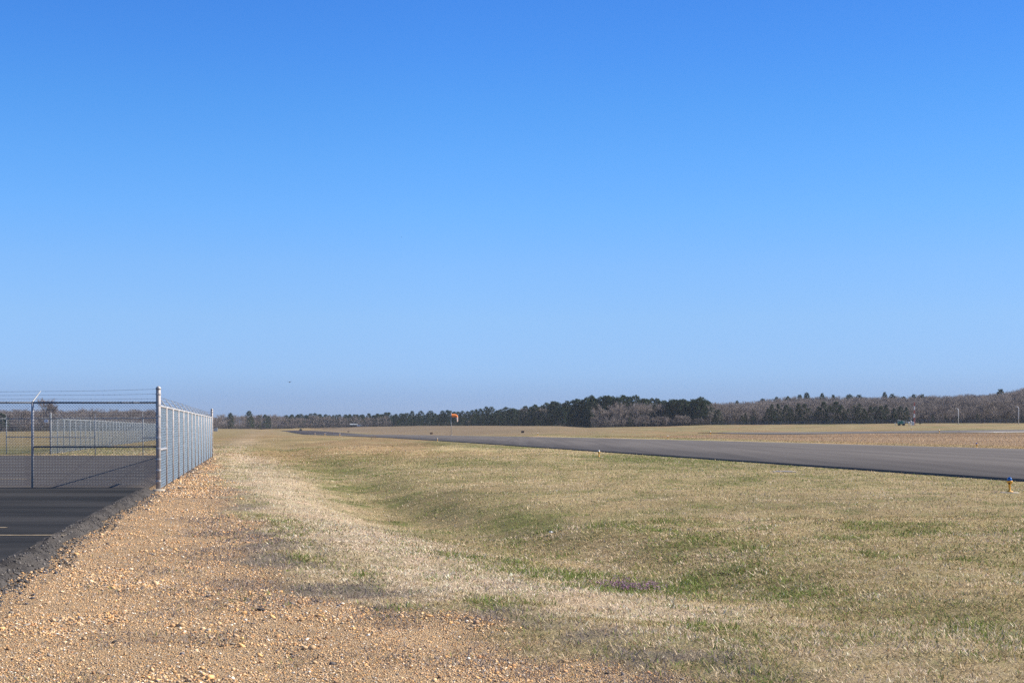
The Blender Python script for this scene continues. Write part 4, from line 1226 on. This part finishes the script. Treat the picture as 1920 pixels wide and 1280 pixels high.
# weather mast, cabinets and green machine beside the taxiway
Ym = 575.0; s = Ym / F
X = xat(1714.5, Ym); z = tz(X, Ym)
H = CAMZ + (HZ - 754) * s - z
root = tag(empty('lattice_mast', (X, Ym, z)), 'red and white banded lattice mast before the bare wood', 'mast')
nb = 6
for k in range(nb):
    z0, z1 = H * k / nb, H * (k + 1) / nb; mb = MB(); r = .34 - .02 * k
    c3 = [(r * math.cos(t), r * math.sin(t)) for t in (0.5, 2.6, 4.7)]
    for i in range(3):
        a_, b_ = c3[i], c3[(i + 1) % 3]
        mb.tube([(a_[0], a_[1], z0), (a_[0], a_[1], z1)], .06, 5)
        for m_ in range(2):
            h0, h1 = z0 + (z1 - z0) * m_ / 2, z0 + (z1 - z0) * (m_ + 1) / 2
            mb.tube([(a_[0], a_[1], h0), (b_[0], b_[1], h1)], .035, 4); mb.tube([(b_[0], b_[1], h0), (a_[0], a_[1], h1)], .035, 4)
    mb.build('mast_section', M['red'] if k in (0, 1, 3, 5) else M['white'], root)
mb = MB().tube([(-.5, 0, H + .05), (.5, 0, H + .05)], .04, 5).tube([(0, 0, H), (0, 0, H + .4)], .05, 5); mb.build('wind_vane', M['galv_brown'], root)

X = xat(1710, Ym - 4); z = tz(X, Ym - 4)
root = tag(empty('equipment_cabinet', (X, Ym - 4, z)), 'white equipment cabinet with a flat raised panel beside the mast', 'cabinet')
MB().box((.35, 0, .85), (1.0, .7, 1.5), .05).build('cabinet', M['white'], root)
for sx in (0, .7): MB().tube([(sx, 0, -.1), (sx, 0, .15)], .07, 6).build('leg', M['galv'], root)
MB().box((.35, -.36, .85), (.8, .02, 1.2), .008).build('door', M['tin'], root)
MB().tube([(-.5, 0, 0), (-.5, 0, 2.85)], .05, 6).build('panel_post', M['galv'], root)
MB().box((-.6, 0, 2.9), (1.2, .8, .10), .03).build('panel', M['white'], root)
X = xat(1708.5, Ym - 8) ; z = tz(X, Ym - 8)
root = tag(empty('weather_sensor', (X - .1, Ym - 8, z)), 'short white sensor stand just left of the white cabinet', 'sensor')
MB().tube([(0, 0, -.1), (0, 0, 1.5)], .09, 8).build('stand', M['white'], root)
MB().lathe([(.06, 1.35), (.25, 1.45), (.28, 1.75), (.2, 1.95), (.03, 2.0)], 10).build('sensor_head', M['white'], root, True)
MB().tube([(-1.3, 0, .55), (0, 0, .6)], .07, 6).build('crossarm', M['white'], root)
X = xat(1704, Ym - 6); z = tz(X, Ym - 6)
root = tag(empty('fuel_drum', (X, Ym - 6, z)), 'white round drum on a stand between the green machine and the cabinet', 'drum')
MB().lathe([(.02, .9), (.24, .92), (.28, 1.0), (.28, 1.5), (.24, 1.58), (.02, 1.6)], 12).build('drum', M['white'], root, True)
for a_ in (0.3, 2.4, 4.5): MB().tube([(.22 * math.cos(a_), .22 * math.sin(a_), -.1), (.18 * math.cos(a_), .18 * math.sin(a_), .95)], .035, 5).build('leg', M['galv'], root)

Yg = 570.0; X = xat(1690, Yg); z = tz(X, Yg)
root = tag(empty('boom_machine', (X, Yg, z)), 'green boom machine with a long pale arm parked before the pines', 'machine')
mb = MB(); mb.add([(-1.5, -.7, .55), (1.4, -.7, .55), (1.5, -.7, 1.35), (.7, -.7, 1.75), (-.9, -.7, 1.75), (-1.55, -.7, 1.3), (-1.5, .7, .55), (1.4, .7, .55), (1.5, .7, 1.35), (.7, .7, 1.75), (-.9, .7, 1.75), (-1.55, .7, 1.3)],
                [[0, 1, 2, 3, 4, 5], [11, 10, 9, 8, 7, 6], [0, 6, 7, 1], [1, 7, 8, 2], [2, 8, 9, 3], [3, 9, 10, 4], [4, 10, 11, 5], [5, 11, 6, 0]])
mb.build('body', M['greenpaint'], root)
MB().box((.95, -.71, 1.15), (.5, .03, .7), .01, 0).build('side_panel', M['tin'], root)
for sx in (-1, 1):
    for sy in (-.66, .66):
        w_ = MB(); w_.tube([(sx * .95, sy - .14, .42), (sx * .95, sy + .14, .42)], .44, 14).build('wheel', M['black'], root)
bm = MB().tube([(-1.5, 0, 2.35), (0.2, 0, 1.95), (2.4, 0, 1.55), (3.6, 0, 1.35)], [.09, .09, .08, .06], 6).build('boom', M['tin'], root)
MB().tube([(-1.5, 0, 2.35), (-1.45, 0, 1.2)], .07, 6).build('boom_mast', M['tin'], root)
MB().box((0, 0, 1.90), (.8, .8, .3), .05).build('boom_base', M['greenpaint'], root)
X = xat(1678.5, Yg); z = tz(X, Yg)
root = tag(empty('marker_post', (X, Yg, z)), 'short pale green marker post left of the green machine', 'post')
MB().tube([(0, 0, -.1), (0, 0, 1.1)], .10, 8).build('post', M['tin'], root)
MB().box((0, 0, 1.15), (.55, .2, .34), .04).build('marker_head', M['tin'], root)

# open shed and two white vehicles in front of the far wood
Ys_ = 1385.0; s = Ys_ / F
X = xat(664, Ys_); z = tz(X, Ys_)
ztop = CAMZ + (HZ - 794.2) * s
root = tag(empty('open_shed', (X, Ys_, z)), 'low open shed with a long pale roof before the far wood', 'shed')
Hs = max(ztop - z, 2.6); wS = 15 * s
mb = MB(); mb.add([(-wS / 2, -3, Hs - .9), (wS / 2, -3, Hs - .9), (wS / 2, 0, Hs), (-wS / 2, 0, Hs), (-wS / 2, 3, Hs - .9), (wS / 2, 3, Hs - .9), (-wS / 2, -3, Hs - 1.1), (wS / 2, -3, Hs - 1.1), (wS / 2, 3, Hs - 1.1), (-wS / 2, 3, Hs - 1.1)],
                [[0, 1, 2, 3], [3, 2, 5, 4], [6, 7, 1, 0], [7, 8, 5, 2, 1], [9, 6, 0, 3, 4], [8, 9, 4, 5], [6, 9, 8, 7]])
mb.build('roof', M['tin'], root)
for sx in (-1, -.33, .33, 1):
    for sy in (-2.8, 2.8): MB().box((sx * (wS / 2 - .2), sy, (Hs - 1.1) / 2), (.2, .2, Hs - 1.1), .02).build('post', M['bark'], root)
MB().box((0, 2.9, (Hs - 1.1) / 2), (wS - .5, .08, Hs - 1.15)).build('back_wall', M['darkbox'], root)
def van(px_, Y_, wpx, label, dz=0):
    X = xat(px_, Y_); z = tz(X, Y_); L = wpx * Y_ / F; Hh = 2.1
    root = tag(empty('parked_van', (X, Y_, z)), label, 'van', 'white vehicles before the far wood')
    pr_ = [(-.5, .35), (.5, .35), (.5, 1.0), (.34, 1.15), (.22, Hh), (-.48, Hh), (-.5, 1.9)]
    vs = [(p[0] * L, -.95, p[1]) for p in pr_] + [(p[0] * L, .95, p[1]) for p in pr_]; k = len(pr_)
    MB().add(vs, [list(range(k)), list(range(2 * k - 1, k - 1, -1))] + [[i, i + k, (i + 1) % k + k, (i + 1) % k] for i in range(k)]).build('body', M['white'], root)
    for sx in (-.3, .3):
        for sy in (-.9, .9): MB().tube([(sx * L, sy - .12, .36), (sx * L, sy + .12, .36)], .36, 12).build('wheel', M['black'], root)
    MB().box((.12 * L, -.955, 1.6), (.16 * L, .02, .5)).build('window', M['glass_dark'], root)
van(674.5, 1370, 10, 'longer white vehicle under the shed roof edge before the far wood')
van(689.5, 1372, 5.5, 'shorter white vehicle apart from the shed before the far wood')

# birds
def bird(px_, py_, Y_, label, sp):
    p = at(px_, py_, Y_)
    root = tag(empty('bird', p, 1.1), label, 'bird', 'birds in flight')
    MB().tube([(-.17, 0, .0), (-.10, 0, .01), (0, 0, .02), (.09, 0, .03), (.13, 0, .04), (.17, 0, .035)], [.02, .045, .06, .045, .03, .004], 8).build('body', M['bird'], root, True)
    for sy in (-1, 1):
        V = [(.05, 0, .03), (-.07, 0, .03), (-.06, sy * .18, .13), (.05, sy * .16, .13), (-.05, sy * .38, .10), (-.01, sy * .36, .105)]
        V2 = [(a_, b_, c_ - .012) for a_, b_, c_ in V]
        MB().add(V + V2, [[0, 1, 2, 3], [3, 2, 4, 5], [9, 8, 7, 6], [11, 10, 8, 9], [0, 3, 9, 6], [3, 5, 11, 9], [1, 7, 8, 2], [2, 8, 10, 4], [5, 4, 10, 11]]).build('wing', M['bird'], root)
    root.scale = (sp, sp, sp)
bird(543.3, 716.5, 260, 'lower dark bird flying above the fence end and the far wood', 1.35)
bird(752.5, 445, 230, 'tiny dark bird high in the open blue sky', .5)

# ------------------------------------------------------------------ camera, sun, sky
cam = bpy.data.cameras.new('camera'); co = bpy.data.objects.new('camera', cam); COL.objects.link(co)
co.location = (0, 0, CAMZ); co.rotation_euler = (math.pi / 2, 0, 0)
cam.sensor_width = 36; cam.shift_y = (HZ - 640) / 1920; cam.lens = F / 1920 * 36; cam.clip_start = .1; cam.clip_end = 20000
SC.camera = co
EL = R(38); AZ = (.985, .17)
sd = np.array([math.cos(EL) * AZ[0], math.cos(EL) * AZ[1], math.sin(EL)])
sun = bpy.data.lights.new('sun', 'SUN'); sun.energy = 4.9; sun.angle = R(.53); sun.color = (1, .93, .83)
so = bpy.data.objects.new('sun', sun); COL.objects.link(so); so.location = (200, 40, 200)
from mathutils import Vector
so.rotation_euler = Vector(sd).to_track_quat('Z', 'Y').to_euler()
SKYFIT = ((0, (.38, .56, 1.26)), (.0227, (.42, .62, 1.31)), (.0407, (.50, .735, 1.40)), (.0804, (.595, .841, 1.358)), (.1197, (.60, .909, 1.412)), (.1585, (.528, .953, 1.513)),
          (.1965, (.464, .949, 1.54)), (.2337, (.40, .916, 1.55)), (.2698, (.353, .863, 1.573)), (.33, (.30, .79, 1.56)), (.48, (.45, .70, 1.05)), (1.0, (.55, .68, .80)))
w = bpy.data.worlds.new('World'); SC.world = w; w.use_nodes = True; nt = w.node_tree
bg = nt.nodes['Background']; sky = nt.nodes.new('ShaderNodeTexSky'); sky.sky_type = 'NISHITA'; sky.sun_disc = False
sky.sun_elevation = EL; sky.sun_rotation = math.atan2(AZ[0], AZ[1]); sky.altitude = 0; sky.air_density = 1.0; sky.dust_density = .25; sky.ozone_density = 2.0
# the blue, polarised look of this sky: a colour balance that varies with height above the horizon
tcw = nt.nodes.new('ShaderNodeTexCoord'); sxyz = nt.nodes.new('ShaderNodeSeparateXYZ'); nt.links.new(tcw.outputs['Generated'], sxyz.inputs[0])
mrw = nt.nodes.new('ShaderNodeMapRange'); mrw.inputs[1].default_value = 0; mrw.inputs[2].default_value = 1; nt.links.new(sxyz.outputs[2], mrw.inputs[0])
crw = nt.nodes.new('ShaderNodeValToRGB'); nt.links.new(mrw.outputs[0], crw.inputs[0]); els = crw.color_ramp.elements
for k_, (z_, c_) in enumerate(SKYFIT):
    e_ = els[0] if k_ == 0 else (els[len(els) - 1] if k_ == len(SKYFIT) - 1 else els.new(z_))
    e_.position = z_; e_.color = (c_[0] / 2, c_[1] / 2, c_[2] / 2, 1)
dbl = nt.nodes.new('ShaderNodeVectorMath'); dbl.operation = 'SCALE'; dbl.inputs['Scale'].default_value = 2; nt.links.new(crw.outputs[0], dbl.inputs[0])
mlw = nt.nodes.new('ShaderNodeVectorMath'); mlw.operation = 'MULTIPLY'; nt.links.new(sky.outputs[0], mlw.inputs[0]); nt.links.new(dbl.outputs[0], mlw.inputs[1])
axr = nt.nodes.new('ShaderNodeMapRange'); axr.inputs[1].default_value = -.05; axr.inputs[2].default_value = .40; axr.inputs[3].default_value = 1.0; axr.inputs[4].default_value = .83
nt.links.new(sxyz.outputs[0], axr.inputs[0])
axm = nt.nodes.new('ShaderNodeVectorMath'); axm.operation = 'SCALE'; nt.links.new(mlw.outputs[0], axm.inputs[0]); nt.links.new(axr.outputs[0], axm.inputs['Scale'])
nt.links.new(axm.outputs[0], bg.inputs[0]); bg.inputs[1].default_value = .0735

# ------------------------------------------------------------------ air
HAZE = .00006
if HAZE:
    m = bpy.data.materials.new('haze_air'); m.use_nodes = True; nt = m.node_tree; nt.nodes.clear()
    out = nt.nodes.new('ShaderNodeOutputMaterial'); pv = nt.nodes.new('ShaderNodeVolumePrincipled')
    pv.inputs['Color'].default_value = (.80, .87, 1.0, 1); pv.inputs['Density'].default_value = HAZE; pv.inputs['Anisotropy'].default_value = .2
    nt.links.new(pv.outputs[0], out.inputs['Volume'])
    zmin, zmax = float(GZ.min()) - 1, 44.0
    o = MB().box((0, 1225, (zmin + zmax) / 2), (4900, 3200, zmax - zmin)).build('haze', m)
    tag(o, 'thin blue haze over the far fields', kind='stuff')

SC.render.engine = 'CYCLES'
cy = SC.cycles
cy.max_bounces = 5; cy.diffuse_bounces = 2; cy.glossy_bounces = 2; cy.transmission_bounces = 2; cy.volume_bounces = 0; cy.transparent_max_bounces = 6
cy.use_denoising = False; cy.denoiser = 'OPENIMAGEDENOISE'; cy.denoising_input_passes = 'RGB_ALBEDO_NORMAL'; cy.denoising_prefilter = 'ACCURATE'
cy.use_adaptive_sampling = False
SC.render.film_transparent = False
SC.view_settings.view_transform = 'Standard'; SC.view_settings.look = 'None'; SC.view_settings.exposure = .72; SC.view_settings.gamma = 1
